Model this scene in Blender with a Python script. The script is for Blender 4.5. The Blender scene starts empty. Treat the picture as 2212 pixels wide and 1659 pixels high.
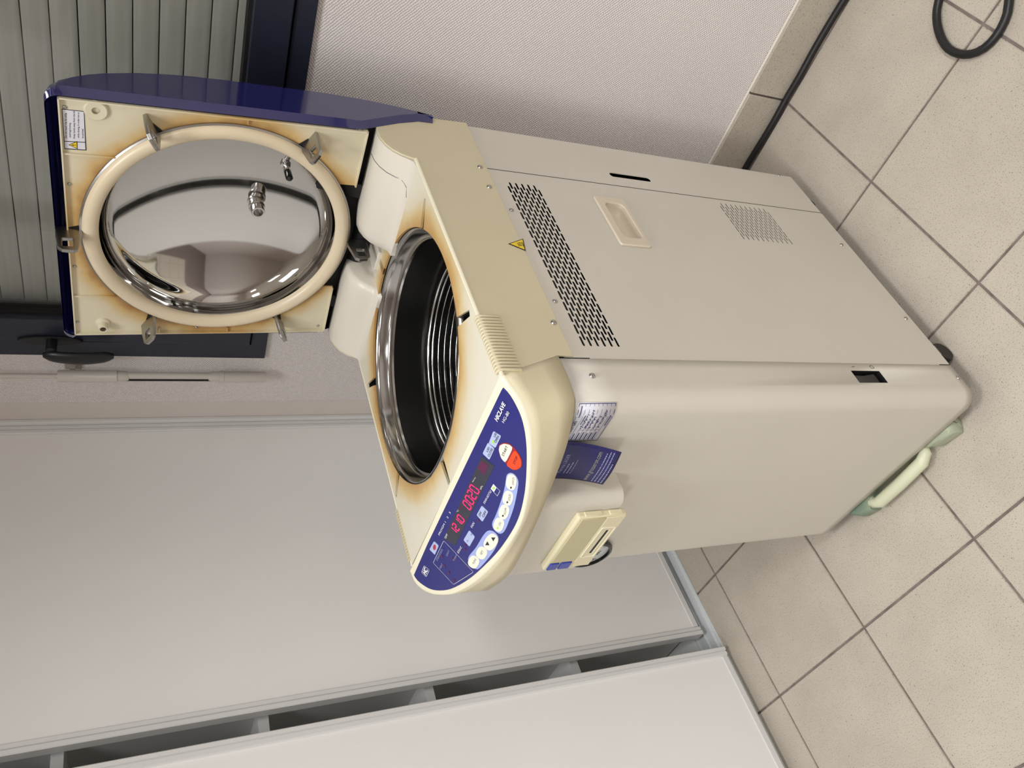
import bpy, bmesh, math, random
from mathutils import Vector, Matrix
random.seed(4)
PI = math.pi
scene = bpy.context.scene
col = scene.collection

# ---------------------------------------------------------------- camera (solved from the floor tile grid, 1/3 m tiles)
CAM = Vector((1.52467, -1.10033, 1.39008))
RX = Vector((0.6946, 0.7194, 0.0012)); RY = Vector((0.3141, -0.3017, -0.9002)); RZ = Vector((-0.6472, 0.6256, -0.4355))
RZ.normalize(); RX = (RX - RZ * RX.dot(RZ)).normalized(); RY = RZ.cross(RX)
F = 1677.7
cd = bpy.data.cameras.new('camera'); cam = bpy.data.objects.new('camera', cd); col.objects.link(cam)
cd.sensor_fit = 'HORIZONTAL'; cd.sensor_width = 36.0; cd.lens = F / 2212 * 36; cd.clip_start = 0.02
m = Matrix.Identity(4)
for i in range(3):
    m[i][0] = RY[i]; m[i][1] = RX[i]; m[i][2] = -RZ[i]; m[i][3] = CAM[i]
cam.matrix_world = m                       # the phone was held on its side: camera rolled a quarter turn
scene.camera = cam

# ---------------------------------------------------------------- world, exposure, luminaires
w = bpy.data.worlds.new('world'); scene.world = w; w.use_nodes = True
w.node_tree.nodes['Background'].inputs[0].default_value = (0.02, 0.025, 0.035, 1)
w.node_tree.nodes['Background'].inputs[1].default_value = 1.0
vs = scene.view_settings
vs.view_transform = 'Standard'; vs.look = 'None'; vs.gamma = 1.0; vs.use_curve_mapping = False
vs.exposure = 0.02
LAMPS = [(1.05, -0.95, 15), (2.85, -0.95, 30), (1.05, -2.9, 26), (2.85, -2.9, 38)]
CEIL = 2.55
for lx, ly, pw in LAMPS:
    ld = bpy.data.lights.new('luminaire_light', 'AREA'); ld.shape = 'RECTANGLE'; ld.size = 0.56; ld.size_y = 0.56
    ld.energy = pw; ld.color = (0.985, 0.992, 0.99); ld.spread = math.radians(146)
    lo = bpy.data.objects.new('luminaire_light', ld); col.objects.link(lo); lo.location = (lx, ly, CEIL - 0.024)

# ---------------------------------------------------------------- pixel -> surface helpers (photo frame 2212 x 1659)
def ray(p):
    return RX * ((1659 - p[1] - 829.5) / F) + RY * ((p[0] - 1106) / F) + RZ
TH = math.radians(-2.6)
OO = Vector((1.048 / 1.2, -0.607 / 1.2, 0))
E1 = Vector((math.cos(TH), math.sin(TH), 0)); E2 = Vector((-math.sin(TH), math.cos(TH), 0)); E3 = Vector((0, 0, 1))
def l2w(l): return OO + E1 * l[0] + E2 * l[1] + E3 * l[2]
def w2l(p): d = p - OO; return Vector((d.dot(E1), d.dot(E2), d.z))
CL = w2l(CAM)
def lray(p): r = ray(p); return Vector((r.dot(E1), r.dot(E2), r.z))
def onplane(p, p0, n):                    # machine frame
    r = lray(p); return CL + r * ((Vector(p0) - CL).dot(n) / r.dot(n))
def pa(p, a): return onplane(p, (a, 0, 0), Vector((1, 0, 0)))
def pb(p, b): return onplane(p, (0, b, 0), Vector((0, 1, 0)))
def pz(p, z): return onplane(p, (0, 0, z), Vector((0, 0, 1)))

# ---------------------------------------------------------------- materials
def s2l(c): return tuple(((x / 255) / 12.92 if x / 255 <= 0.04045 else ((x / 255 + 0.055) / 1.055) ** 2.4) for x in c)
MATS = {}
class NB:
    def __init__(s, name):
        s.m = bpy.data.materials.new(name); s.m.use_nodes = True; s.t = s.m.node_tree; s.n = s.t.nodes; s.b = s.n['Principled BSDF']
    def new(s, t, **kw):
        n = s.n.new(t)
        for k, v in kw.items(): setattr(n, k, v)
        return n
    def link(s, a, b): s.t.links.new(a, b)
    def coord(s): return s.new('ShaderNodeTexCoord').outputs['Object']
    def noise(s, scale, detail=2.0, rough=0.5, vec=None):
        n = s.new('ShaderNodeTexNoise'); n.inputs['Scale'].default_value = scale; n.inputs['Detail'].default_value = detail; n.inputs['Roughness'].default_value = rough
        s.link(vec if vec is not None else s.coord(), n.inputs['Vector']); return n.outputs['Fac']
    def ramp(s, fac, stops, interp='LINEAR'):
        r = s.new('ShaderNodeValToRGB'); r.color_ramp.interpolation = interp
        while len(r.color_ramp.elements) < len(stops): r.color_ramp.elements.new(0.5)
        for e, (p, c) in zip(r.color_ramp.elements, stops): e.position = p; e.color = (*c[:3], 1)
        s.link(fac, r.inputs['Fac']); return r.outputs['Color']
    def mix(s, fac, a, b, blend='MIX'):
        n = s.new('ShaderNodeMix', data_type='RGBA', blend_type=blend)
        for sock, v in ((n.inputs[0], fac), (n.inputs[6], a), (n.inputs[7], b)):
            if hasattr(v, 'is_linked') or hasattr(v, 'links'): s.link(v, sock)
            elif isinstance(v, (int, float)): sock.default_value = v
            else: sock.default_value = (*v[:3], 1)
        return n.outputs[2]
    def math(s, op, a, b=0.0, c=None):
        n = s.new('ShaderNodeMath', operation=op)
        for i, v in enumerate((a, b) if c is None else (a, b, c)):
            if hasattr(v, 'links'): s.link(v, n.inputs[i])
            else: n.inputs[i].default_value = v
        return n.outputs[0]
    def bump(s, h, strength=0.3, dist=0.001):
        n = s.new('ShaderNodeBump'); n.inputs['Strength'].default_value = strength; n.inputs['Distance'].default_value = dist
        s.link(h, n.inputs['Height']); s.link(n.outputs['Normal'], s.b.inputs['Normal'])
    def base(s, v):
        if hasattr(v, 'links'): s.link(v, s.b.inputs['Base Color'])
        else: s.b.inputs['Base Color'].default_value = (*v[:3], 1)

def simple(name, rgb, rough=0.5, metal=0.0, grain=None, var=0.0, emit=None, estr=0.0, spec=0.5, trans=0.0, coat=0.0, varscale=6.0):
    b = NB(name); c = s2l(rgb)
    if var:
        lo = tuple(x * (1 - var) for x in c); hi = tuple(min(1, x * (1 + var)) for x in c)
        b.base(b.ramp(b.noise(varscale, 3), [(0.3, lo), (0.7, hi)]))
    else: b.base(c)
    b.b.inputs['Roughness'].default_value = rough; b.b.inputs['Metallic'].default_value = metal
    b.b.inputs['Specular IOR Level'].default_value = spec
    if trans: b.b.inputs['Transmission Weight'].default_value = trans
    if coat: b.b.inputs['Coat Weight'].default_value = coat; b.b.inputs['Coat Roughness'].default_value = 0.08
    if emit: b.b.inputs['Emission Color'].default_value = (*s2l(emit), 1); b.b.inputs['Emission Strength'].default_value = estr
    if grain: b.bump(b.noise(grain[0], 2), grain[1], 0.0006)
    MATS[name] = b.m; return b.m

simple('paint', (208, 203, 192), 0.48, grain=(900, 0.25), var=0.02)
simple('cover', (209, 199, 168), 0.42, grain=(1400, 0.15), var=0.025)
simple('hump_white', (222, 216, 204), 0.35, var=0.02)
simple('trim_cream', (236, 230, 205), 0.35)
simple('blue_shell', (27, 28, 90), 0.07, coat=1.0)
simple('blue_membrane', (38, 40, 116), 0.33, var=0.03)
simple('black', (12, 12, 13), 0.6)
simple('black_gloss', (14, 15, 17), 0.15)
simple('rubber', (22, 22, 23), 0.42, grain=(300, 0.2))
simple('key_blue', (176, 188, 226), 0.35)
simple('key_ring', (158, 172, 226), 0.35)
simple('key_white', (238, 234, 216), 0.35)
simple('key_red', (246, 72, 30), 0.35)
simple('ink_white', (235, 235, 240), 0.5)
simple('ink_soft', (150, 152, 190), 0.5)
simple('ink_dark', (40, 40, 52), 0.5)
simple('ink_black', (14, 14, 16), 0.5)
simple('ink_navy', (44, 42, 110), 0.5)
simple('ink_red', (168, 60, 62), 0.5)
simple('ink_crimson', (150, 36, 44), 0.5)
simple('ink_maroon', (92, 30, 70), 0.5)
simple('led_window', (52, 52, 66), 0.3)
simple('led_off', (48, 14, 40), 0.3)
simple('led_pink', (255, 30, 110), 0.4, emit=(255, 22, 96), estr=1.6)
simple('led_green', (150, 220, 70), 0.4, emit=(150, 230, 60), estr=0.35)
simple('printer_body', (222, 214, 180), 0.4)
simple('printer_panel', (192, 184, 146), 0.4)
simple('printer_key', (52, 70, 160), 0.3)
simple('dial_white', (196, 198, 200), 0.25)
simple('sticker_white', (222, 222, 232), 0.3)
simple('yellow', (236, 206, 40), 0.4)
simple('card_blue', (34, 34, 90), 0.35)
simple('pull_plastic', (214, 203, 184), 0.4, var=0.03)
simple('pvc_white', (204, 198, 190), 0.4)
simple('clear_clip', (200, 190, 178), 0.2, trans=0.35)
simple('frame_dark', (34, 38, 52), 0.32, grain=(1200, 0.1))
simple('handle_black', (24, 25, 29), 0.35)
simple('laminate', (244, 243, 242), 0.45, grain=(1500, 0.08), var=0.01)
simple('profile', (226, 226, 225), 0.4)
simple('alu', (214, 218, 220), 0.35)
simple('cab_inside', (236, 236, 233), 0.6)
simple('ceiling_white', (235, 232, 226), 0.8)
simple('wall_plain', (216, 208, 202), 0.7, var=0.015)
simple('silicone', (226, 220, 208), 0.5)
simple('lamp_frame', (230, 230, 228), 0.4)
simple('guide_grey', (150, 152, 140), 0.5)
simple('pane_lit', (230, 235, 255), 0.4, emit=(215, 228, 255), estr=5.0)
simple('caster', (20, 20, 21), 0.5)

def steel(name, g, rough, aniso=None, brushed=None):
    b = NB(name); b.base((g, g * 0.985, g * 0.96)); b.b.inputs['Metallic'].default_value = 1.0; b.b.inputs['Roughness'].default_value = rough
    if brushed:
        mp = b.new('ShaderNodeMapping'); mp.inputs['Scale'].default_value = brushed; b.link(b.coord(), mp.inputs['Vector'])
        b.bump(b.noise(1.0, 3, 0.6, mp.outputs[0]), 0.12, 0.0006)
    MATS[name] = b.m
steel('steel', 0.55, 0.22); steel('steel_dome', 0.58, 0.05); steel('steel_lip', 0.42, 0.14); steel('steel_bracket', 0.40, 0.30)
steel('steel_vessel', 0.13, 0.30, brushed=(25, 25, 900)); steel('steel_wire', 0.62, 0.18); steel('screw_steel', 0.45, 0.25)  # vessel base colour darkened to stand for the deep chamber's shade

def gen_glass():
    b = NB('glass'); b.base((0.96, 0.97, 0.965)); b.b.inputs['Roughness'].default_value = 0.0
    b.b.inputs['Transmission Weight'].default_value = 1.0; b.b.inputs['IOR'].default_value = 1.45
    MATS['glass'] = b.m
gen_glass()

def stain_mat(name, base, amber, brown, axis, centre, r0, r1, rough, grain, patch=0.0):
    """cream plastic browned by heat around a circle (permanent discolouration)"""
    b = NB(name); sep = b.new('ShaderNodeSeparateXYZ'); b.link(b.coord(), sep.inputs[0])
    i, j = axis
    dx = b.math('SUBTRACT', sep.outputs[i], centre[0]); dy = b.math('SUBTRACT', sep.outputs[j], centre[1])
    r = b.math('SQRT', b.math('ADD', b.math('MULTIPLY', dx, dx), b.math('MULTIPLY', dy, dy)))
    n = b.noise(7, 4, 0.6)
    rr = b.math('ADD', r, b.math('MULTIPLY', b.math('SUBTRACT', n, 0.5), 0.055))
    fac = b.new('ShaderNodeMapRange'); fac.interpolation_type = 'SMOOTHSTEP'
    for k, v in ((1, r1), (2, r0), (3, 0.0), (4, 1.0)): fac.inputs[k].default_value = v
    b.link(rr, fac.inputs[0])
    c = b.ramp(fac.outputs[0], [(0.0, s2l(base)), (0.35, tuple((x * 0.72 + y * 0.28) for x, y in zip(s2l(base), s2l(amber)))), (0.72, s2l(amber)), (1.0, s2l(brown))])
    b.base(c); b.b.inputs['Roughness'].default_value = rough
    b.bump(b.noise(grain, 2), 0.12, 0.0005); MATS[name] = b.m

def floor_mat():
    b = NB('tile'); co = b.coord()
    oi = b.new('ShaderNodeObjectInfo')
    add = b.new('ShaderNodeVectorMath', operation='ADD'); b.link(co, add.inputs[0])
    sc = b.new('ShaderNodeVectorMath', operation='SCALE'); b.link(oi.outputs['Location'], sc.inputs[0]); sc.inputs['Scale'].default_value = 3.7; b.link(sc.outputs[0], add.inputs[1])
    v = add.outputs[0]
    c = b.ramp(b.noise(7, 3, 0.6, v), [(0.3, s2l((182, 173, 160))), (0.7, s2l((193, 184, 171)))])
    sp = b.noise(430, 1.5, 0.5, v); spk = b.ramp(sp, [(0.34, (1, 1, 1)), (0.41, (0, 0, 0))])
    c2 = b.mix(b.math('MULTIPLY', spk, 0.55), c, s2l((120, 108, 96)))
    sp2 = b.noise(280, 1.0, 0.5, v); spk2 = b.ramp(sp2, [(0.24, (1, 1, 1)), (0.275, (0, 0, 0))])
    c3 = b.mix(b.math('MULTIPLY', spk2, 0.85), c2, s2l((84, 74, 66)))
    b.base(c3); b.b.inputs['Roughness'].default_value = 0.36
    b.bump(b.noise(260, 2, 0.5, v), 0.06, 0.0005); MATS['tile'] = b.m
    g = NB('grout'); g.base(g.ramp(g.noise(40, 4), [(0.3, s2l((104, 92, 88))), (0.7, s2l((136, 124, 118)))])); g.b.inputs['Roughness'].default_value = 0.9
    g.bump(g.noise(400, 2), 0.3, 0.001); MATS['grout'] = g.m
floor_mat()

def paper_mat():
    b = NB('woven_wallpaper'); co = b.coord()
    mp = b.new('ShaderNodeMapping'); mp.inputs['Rotation'].default_value = (0, math.radians(0), 0); b.link(co, mp.inputs['Vector'])
    ds = b.new('ShaderNodeTexNoise'); ds.inputs['Scale'].default_value = 90; b.link(mp.outputs[0], ds.inputs['Vector'])
    vm = b.new('ShaderNodeVectorMath', operation='SCALE'); b.link(ds.outputs['Color'], vm.inputs[0]); vm.inputs['Scale'].default_value = 0.004
    av = b.new('ShaderNodeVectorMath', operation='ADD'); b.link(mp.outputs[0], av.inputs[0]); b.link(vm.outputs[0], av.inputs[1])
    w1 = b.new('ShaderNodeTexWave', bands_direction='X'); w1.inputs['Scale'].default_value = 46; b.link(av.outputs[0], w1.inputs['Vector'])
    w2 = b.new('ShaderNodeTexWave', bands_direction='Z'); w2.inputs['Scale'].default_value = 52; b.link(av.outputs[0], w2.inputs['Vector'])
    h = b.math('MAXIMUM', b.math('MULTIPLY', w1.outputs['Fac'], w2.outputs['Fac']), b.math('MULTIPLY', b.math('SUBTRACT', 1.0, w1.outputs['Fac']), b.math('SUBTRACT', 1.0, w2.outputs['Fac'])))
    b.base(b.ramp(b.noise(3, 2), [(0.3, s2l((228, 222, 220))), (0.7, s2l((232, 226, 224)))]))
    b.b.inputs['Roughness'].default_value = 0.7
    b.bump(h, 0.75, 0.0018); MATS['woven_wallpaper'] = b.m
paper_mat()

def slat_mat():
    b = NB('shutter_slat'); mp = b.new('ShaderNodeMapping'); mp.inputs['Scale'].default_value = (3, 1, 60); b.link(b.coord(), mp.inputs['Vector'])
    c = b.ramp(b.noise(1.0, 4, 0.6, mp.outputs[0]), [(0.3, s2l((196, 194, 184))), (0.7, s2l((216, 213, 202)))])
    b.base(c); b.b.inputs['Roughness'].default_value = 0.5; MATS['shutter_slat'] = b.m
slat_mat()

def bottle_mat():
    b = NB('bottle_plastic'); z = b.new('ShaderNodeSeparateXYZ'); b.link(b.coord(), z.inputs[0])
    c = b.ramp(b.noise(9, 2), [(0.35, s2l((120, 142, 124))), (0.65, s2l((176, 184, 158)))])
    b.base(c); b.b.inputs['Roughness'].default_value = 0.35; b.b.inputs['Subsurface Weight'].default_value = 0.3; b.b.inputs['Subsurface Radius'].default_value = (0.02, 0.02, 0.02)
    b.b.inputs['Transmission Weight'].default_value = 0.15; MATS['bottle_plastic'] = b.m
    simple('bottle_handle', (202, 204, 176), 0.35, var=0.06)
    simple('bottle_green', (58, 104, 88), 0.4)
bottle_mat()

# ---------------------------------------------------------------- mesh helpers
class MB:
    def __init__(s): s.v = []; s.f = []
    def add(s, vs, fs):
        o = len(s.v); s.v += [tuple(x) for x in vs]; s.f += [tuple(i + o for i in f) for f in fs]; return s
    def box(s, lo, hi):
        (x0, y0, z0), (x1, y1, z1) = lo, hi
        x0, x1 = sorted((x0, x1)); y0, y1 = sorted((y0, y1)); z0, z1 = sorted((z0, z1))
        return s.add([(x0, y0, z0), (x1, y0, z0), (x1, y1, z0), (x0, y1, z0), (x0, y0, z1), (x1, y0, z1), (x1, y1, z1), (x0, y1, z1)],
                     [(0, 3, 2, 1), (4, 5, 6, 7), (0, 1, 5, 4), (1, 2, 6, 5), (2, 3, 7, 6), (3, 0, 4, 7)])
    def prism(s, poly, off):                 # poly: list of Vectors (planar), off: extrusion vector
        n = len(poly); off = Vector(off); p = [Vector(q) for q in poly]
        return s.add(p + [q + off for q in p], [tuple(range(n))[::-1], tuple(range(n, 2 * n))] + [(i, (i + 1) % n, (i + 1) % n + n, i + n) for i in range(n)])
    def loft(s, rows, close_ring=False, cap0=False, cap1=False):
        n = len(rows[0]); vs = [p for r in rows for p in r]; fs = []
        for k in range(len(rows) - 1):
            for i in range(n if close_ring else n - 1):
                j = (i + 1) % n; fs.append((k * n + i, k * n + j, (k + 1) * n + j, (k + 1) * n + i))
        if cap0: fs.append(tuple(range(n))[::-1])
        if cap1: fs.append(tuple(range((len(rows) - 1) * n, len(rows) * n)))
        return s.add(vs, fs)
    def lathe(s, prof, origin, axis, n=48, xref=None):      # prof: (r, h) along axis
        ax = Vector(axis).normalized(); x = Vector(xref) if xref else ax.orthogonal(); x = (x - ax * x.dot(ax)).normalized(); y = ax.cross(x); o = Vector(origin)
        rows = []
        for r, h in prof:
            if r <= 1e-9: rows.append([o + ax * h] * n)
            else: rows.append([o + ax * h + x * (r * math.cos(2 * PI * i / n)) + y * (r * math.sin(2 * PI * i / n)) for i in range(n)])
        return s.loft(rows, True)
    def tube(s, pts, r, n=10, closed=False):
        pts = [Vector(p) for p in pts]; m = len(pts); rows = []; up = None
        for i, p in enumerate(pts):
            t = (pts[(i + 1) % m] - pts[i - 1]) if closed else (pts[min(i + 1, m - 1)] - pts[max(i - 1, 0)])
            t.normalize()
            if up is None: up = t.orthogonal().normalized()
            up = (up - t * up.dot(t)).normalized(); sd = t.cross(up)
            rr = r[i] if isinstance(r, (list, tuple)) else r
            rows.append([p + up * (rr * math.cos(2 * PI * k / n)) + sd * (rr * math.sin(2 * PI * k / n)) for k in range(n)])
        if closed: rows.append(rows[0]); return s.loft(rows, True)
        return s.loft(rows, True, True, True)
    def mesh(s, name, merge=True):
        me = bpy.data.meshes.new(name); me.from_pydata(s.v, [], s.f)
        bm = bmesh.new(); bm.from_mesh(me)
        if merge: bmesh.ops.remove_doubles(bm, verts=bm.verts, dist=1e-6)
        bmesh.ops.dissolve_degenerate(bm, dist=1e-7, edges=bm.edges)
        bmesh.ops.recalc_face_normals(bm, faces=bm.faces); bm.to_mesh(me); bm.free(); return me

def put(name, mesh, mat, parent=None, bevel=0.0, smooth=40, mw=None, seg=2, solid=0.0):
    if isinstance(mesh, MB): mesh = mesh.mesh(name)
    o = bpy.data.objects.new(name, mesh); col.objects.link(o)
    if mat and not mesh.materials: mesh.materials.append(MATS[mat])
    if smooth:
        mesh.polygons.foreach_set('use_smooth', [True] * len(mesh.polygons)); mesh.set_sharp_from_angle(angle=math.radians(smooth))
    if parent: o.parent = parent
    if mw is not None: o.matrix_local = mw
    if solid:
        k = o.modifiers.new('solid', 'SOLIDIFY'); k.thickness = solid; k.offset = -1
    if bevel:
        k = o.modifiers.new('bevel', 'BEVEL'); k.width = bevel; k.segments = seg; k.limit_method = 'ANGLE'; k.angle_limit = math.radians(40)
    return o
def empty(name, loc=(0, 0, 0), rz=0, parent=None):
    o = bpy.data.objects.new(name, None); col.objects.link(o); o.location = loc; o.rotation_euler = (0, 0, rz); o.empty_display_size = 0.05
    if parent: o.parent = parent
    return o
def tag(o, label=None, cat=None, group=None, kind=None):
    for k, v in (('label', label), ('category', cat), ('group', group), ('kind', kind)):
        if v: o[k] = v
    return o
def struct(name, mb, mat, parent=None, **k): return tag(put(name, mb, mat, parent, **k), kind=None if parent else 'structure')

def rrect(x0, y0, x1, y1, r, n=5):
    out = []
    for cx, cy, a0 in ((x1 - r, y1 - r, 0), (x0 + r, y1 - r, 90), (x0 + r, y0 + r, 180), (x1 - r, y0 + r, 270)):
        for i in range(n + 1):
            a = math.radians(a0 + 90 * i / n); out.append((cx + r * math.cos(a), cy + r * math.sin(a)))
    return out
def circle(cx, cy, r, n=64): return [(cx + r * math.cos(2 * PI * i / n), cy + r * math.sin(2 * PI * i / n)) for i in range(n)]
def plate(loops, thick, bev=0.0):
    """flat plate with holes (2-D filled curve); returns a mesh in XY, thickness along Z from -thick to 0"""
    cu = bpy.data.curves.new('plate', 'CURVE'); cu.dimensions = '2D'; cu.fill_mode = 'BOTH'
    cu.extrude = max(thick / 2 - bev, 1e-5); cu.bevel_depth = bev; cu.bevel_resolution = 1; cu.offset = -bev
    for lp in loops:
        sp = cu.splines.new('POLY'); sp.points.add(len(lp) - 1); sp.use_cyclic_u = True
        for q, pt in zip(lp, sp.points): pt.co = (q[0], q[1], 0, 1)
    o = bpy.data.objects.new('plate', cu); col.objects.link(o)
    dg = bpy.context.evaluated_depsgraph_get(); me = bpy.data.meshes.new_from_object(o.evaluated_get(dg)); me.materials.clear()
    bpy.data.objects.remove(o); bpy.data.curves.remove(cu)
    for v in me.vertices: v.co.z -= thick / 2
    return me
def xform(me, mat): me.transform(mat); me.update(); return me
def frame(o, x, y, z=None):                 # matrix with the given columns
    x = Vector(x); y = Vector(y); z = Vector(z) if z is not None else x.cross(y).normalized(); m = Matrix.Identity(4)
    for i in range(3): m[i][0] = x[i]; m[i][1] = y[i]; m[i][2] = z[i]; m[i][3] = o[i]
    return m
def text_mesh(s, bold=0.0, shear=0.0, align='LEFT'):
    cu = bpy.data.curves.new('t', 'FONT'); cu.body = s; cu.size = 1; cu.fill_mode = 'FRONT'; cu.shear = shear; cu.offset = bold; cu.resolution_u = 3
    o = bpy.data.objects.new('t', cu); col.objects.link(o); dg = bpy.context.evaluated_depsgraph_get()
    me = bpy.data.meshes.new_from_object(o.evaluated_get(dg)); me.materials.clear(); bpy.data.objects.remove(o); bpy.data.curves.remove(cu)
    return me
class Print:
    """flat print gathered into one thin mesh; each piece lies on its true surface"""
    def __init__(s): s.mb = MB()
    def text(s, body, bl, br, tl, n=None, lift=0.0003, bold=0.0, shear=0.0):
        bl, br, tl = Vector(bl), Vector(br), Vector(tl); me = text_mesh(body, bold, shear)
        if not me.vertices: return
        xs = [v.co.x for v in me.vertices]; ys = [v.co.y for v in me.vertices]
        x0, x1, y0, y1 = min(xs), max(xs), min(ys), max(ys); X = br - bl; Y = tl - bl; N = n if n is not None else X.cross(Y).normalized()
        s.mb.add([bl + X * ((v.co.x - x0) / (x1 - x0)) + Y * ((v.co.y - y0) / max(1e-6, y1 - y0)) + N * lift for v in me.vertices], [tuple(p.vertices) for p in me.polygons])
        bpy.data.meshes.remove(me)
    def poly(s, pts, n, lift=0.0003): s.mb.add([Vector(p) + n * lift for p in pts], [tuple(range(len(pts)))])
    def line(s, a, b, wd, n, lift=0.0003):
        a, b = Vector(a), Vector(b); d = (b - a).normalized(); sd = n.cross(d) * (wd / 2)
        s.poly([a - sd, b - sd, b + sd, a + sd], n, lift)
    def path(s, pts, wd, n, lift=0.0003, close=False):
        pts = list(pts) + ([pts[0]] if close else [])
        for a, b in zip(pts, pts[1:]): s.line(a, b, wd, n, lift)
    def build(s, name, mat, parent): return tag(put(name, s.mb.mesh(name, merge=False), mat, parent, smooth=0), kind='stuff')   # fine print, too small to pick apart

def dup(o, parent=None, mw=None):
    c = o.copy(); col.objects.link(c)
    if parent: c.parent = parent
    if mw is not None: c.matrix_local = mw
    return c

# ================================================================ THE ROOM
YW = 0.3583; XR = 4.2; YF = -4.7; XL = -0.64
T = 1 / 3.0; JOINT = 0.0052
fl = struct('floor', MB().box((XL - 0.1, YF - 0.1, -0.08), (XR + 0.1, YW + 0.12, -0.0025)), 'grout', smooth=0)
def tile_mesh(sx, sy):
    mb = MB().box((-sx / 2, -sy / 2, -0.006), (sx / 2, sy / 2, 0)); me = mb.mesh('tile'); bm = bmesh.new(); bm.from_mesh(me)
    ed = [e for e in bm.edges if all(abs(v.co.z) < 1e-6 for v in e.verts)]
    bmesh.ops.bevel(bm, geom=ed, offset=0.0012, segments=2, affect='EDGES'); bm.to_mesh(me); bm.free(); return me
full = tile_mesh(T - JOINT, T - JOINT); strip = tile_mesh(T - JOINT, 0.0155)
cut = tile_mesh(0.105 - JOINT / 2 + 0.05, T - JOINT)
first = None
for i in range(0, 9):
    for j in range(-1, 9):
        o = put('tile', full, 'tile', fl, smooth=35) if first is None else dup(first)
        first = first or o; o.location = ((i + 0.5) * T, -(j + 0.5) * T, 0)
for j in range(-1, 9):
    put('tile', cut, 'tile', fl, smooth=35).location = (-(0.105 + 0.05) / 2, -(j + 0.5) * T, 0)
for i in range(0, 9):
    put('tile', strip, 'tile', fl, smooth=35).location = ((i + 0.5) * T, T + JOINT / 2 + 0.00775, 0)

# back wall with its window opening
WX0, WX1, WZ0, WZ1 = 0.125, 2.35, 1.108, 2.28
me = plate([[(-0.05, 0), (XR, 0), (XR, CEIL), (-0.05, CEIL)], [(WX0, WZ0), (WX1, WZ0), (WX1, WZ1), (WX0, WZ1)]], 0.10)
struct('wall_back', xform(me, frame((0, YW, 0), (1, 0, 0), (0, 0, 1), (0, -1, 0))), 'woven_wallpaper', smooth=0)
struct('trim_1', MB().box((-0.1215, YW - 0.0005, 0), (-0.05, YW + 0.10, CEIL)), 'wall_plain', smooth=0)
struct('wall_left', MB().box((XL - 0.1, YF, 0), (XL, YW + 0.1, CEIL)), 'wall_plain', smooth=0)
struct('wall_right', MB().box((XR, YF, 0), (XR + 0.1, YW + 0.1, CEIL)), 'wall_plain', smooth=0)
struct('wall_front', MB().box((XL - 0.1, YF - 0.1, 0), (XR + 0.1, YF, CEIL)), 'wall_plain', smooth=0)
struct('ceiling', MB().box((XL - 0.1, YF - 0.1, CEIL), (XR + 0.1, YW + 0.12, CEIL + 0.1)), 'ceiling_white', smooth=0)
bb = struct('baseboard_back', MB().box((-0.1, YW - 0.004, 0.0), (XR, YW + 0.001, 0.104)), 'grout', smooth=0)
sk = MB().box((-T / 2 + 0.0022, -0.0105, 0.002), (T / 2 - 0.0022, 0, 0.107)).mesh('tile'); first = None
for i in range(0, 9):
    o = put('tile', sk, 'tile', bb, bevel=0.0015) if first is None else dup(first)
    first = first or o; o.location = ((i + 0.5) * T, YW - 0.002, 0)
put('sealant', MB().tube([(-0.1, YW - 0.004, 0.108), (XR - 0.1, YW - 0.004, 0.108)], 0.0032, 8), 'silicone', bb)

# ---- window with roller shutter
win = tag(empty('window_1', (0, 0, 0)), kind='structure')
FY = YW - 0.012
def ring(x0, z0, x1, z1, wl, wb, y0, y1, name, bev=0.002):
    me = plate([[(x0, z0), (x1, z0), (x1, z1), (x0, z1)], [(x0 + wl, z0 + wb), (x1 - wl, z0 + wb), (x1 - wl, z1 - wb), (x0 + wl, z1 - wb)]], y1 - y0, bev)
    return put(name, xform(me, frame((0, y0, 0), (1, 0, 0), (0, 0, 1), (0, -1, 0))), 'frame_dark', win, smooth=30)
ring(0.118, 1.101, WX1 + 0.007, WZ1 + 0.007, 0.046, 0.037, FY, YW + 0.06, 'frame')
ring(0.172, 1.143, WX1 - 0.047, WZ1 - 0.04, 0.062, 0.066, FY - 0.010, YW + 0.045, 'sash')
ring(0.160, 1.134, WX1 - 0.035, WZ1 - 0.028, 0.022, 0.022, FY + 0.012, YW + 0.055, 'rebate', 0.0)
ring(0.2335, 1.2085, WX1 - 0.1085, WZ1 - 0.1055, 0.008, 0.007, FY + 0.006, YW + 0.03, 'glazing_seal', 0.0).data.materials[0] = MATS['black']
put('pane', MB().box((0.23, YW + 0.004, 1.205), (WX1 - 0.10, YW + 0.010, WZ1 - 0.10)), 'glass', win, smooth=0)
prof = [(0, 0.0), (0.0012, 0.002), (0.0019, 0.008), (0.0022, 0.016), (0.0030, 0.022), (0.0020, 0.028), (0.0016, 0.036), (0.0008, 0.0408), (-0.006, 0.0415), (-0.006, 0.0)]
sl = MB(); sl.loft([[(x, -d, z) for d, z in prof] for x in (0.205, WX1 - 0.06)], True, True, True); slm = sl.mesh('slat'); first = None
for k in range(24):
    o = put('slat', slm, 'shutter_slat', win, smooth=50) if first is None else dup(first)
    first = first or o; o.location = (0, 0.43, 1.2255 - 0.043 + 0.043 * k)
put('guide_rail', MB().box((0.176, 0.405, 1.12), (0.200, 0.445, 2.25)), 'guide_grey', win, bevel=0.002)
put('sill', MB().box((0.12, YW + 0.061, 1.08), (WX1, YW + 0.16, 1.115)), 'guide_grey', win)
put('shutter_bar', MB().box((0.205, 0.425, 1.13), (WX1 - 0.06, 0.440, 1.1815)), 'shutter_slat', win, bevel=0.002)
put('backing', MB().box((0.05, 0.50, 0.95), (WX1 + 0.1, 0.52, 2.5)), 'black', win, smooth=0)
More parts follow.
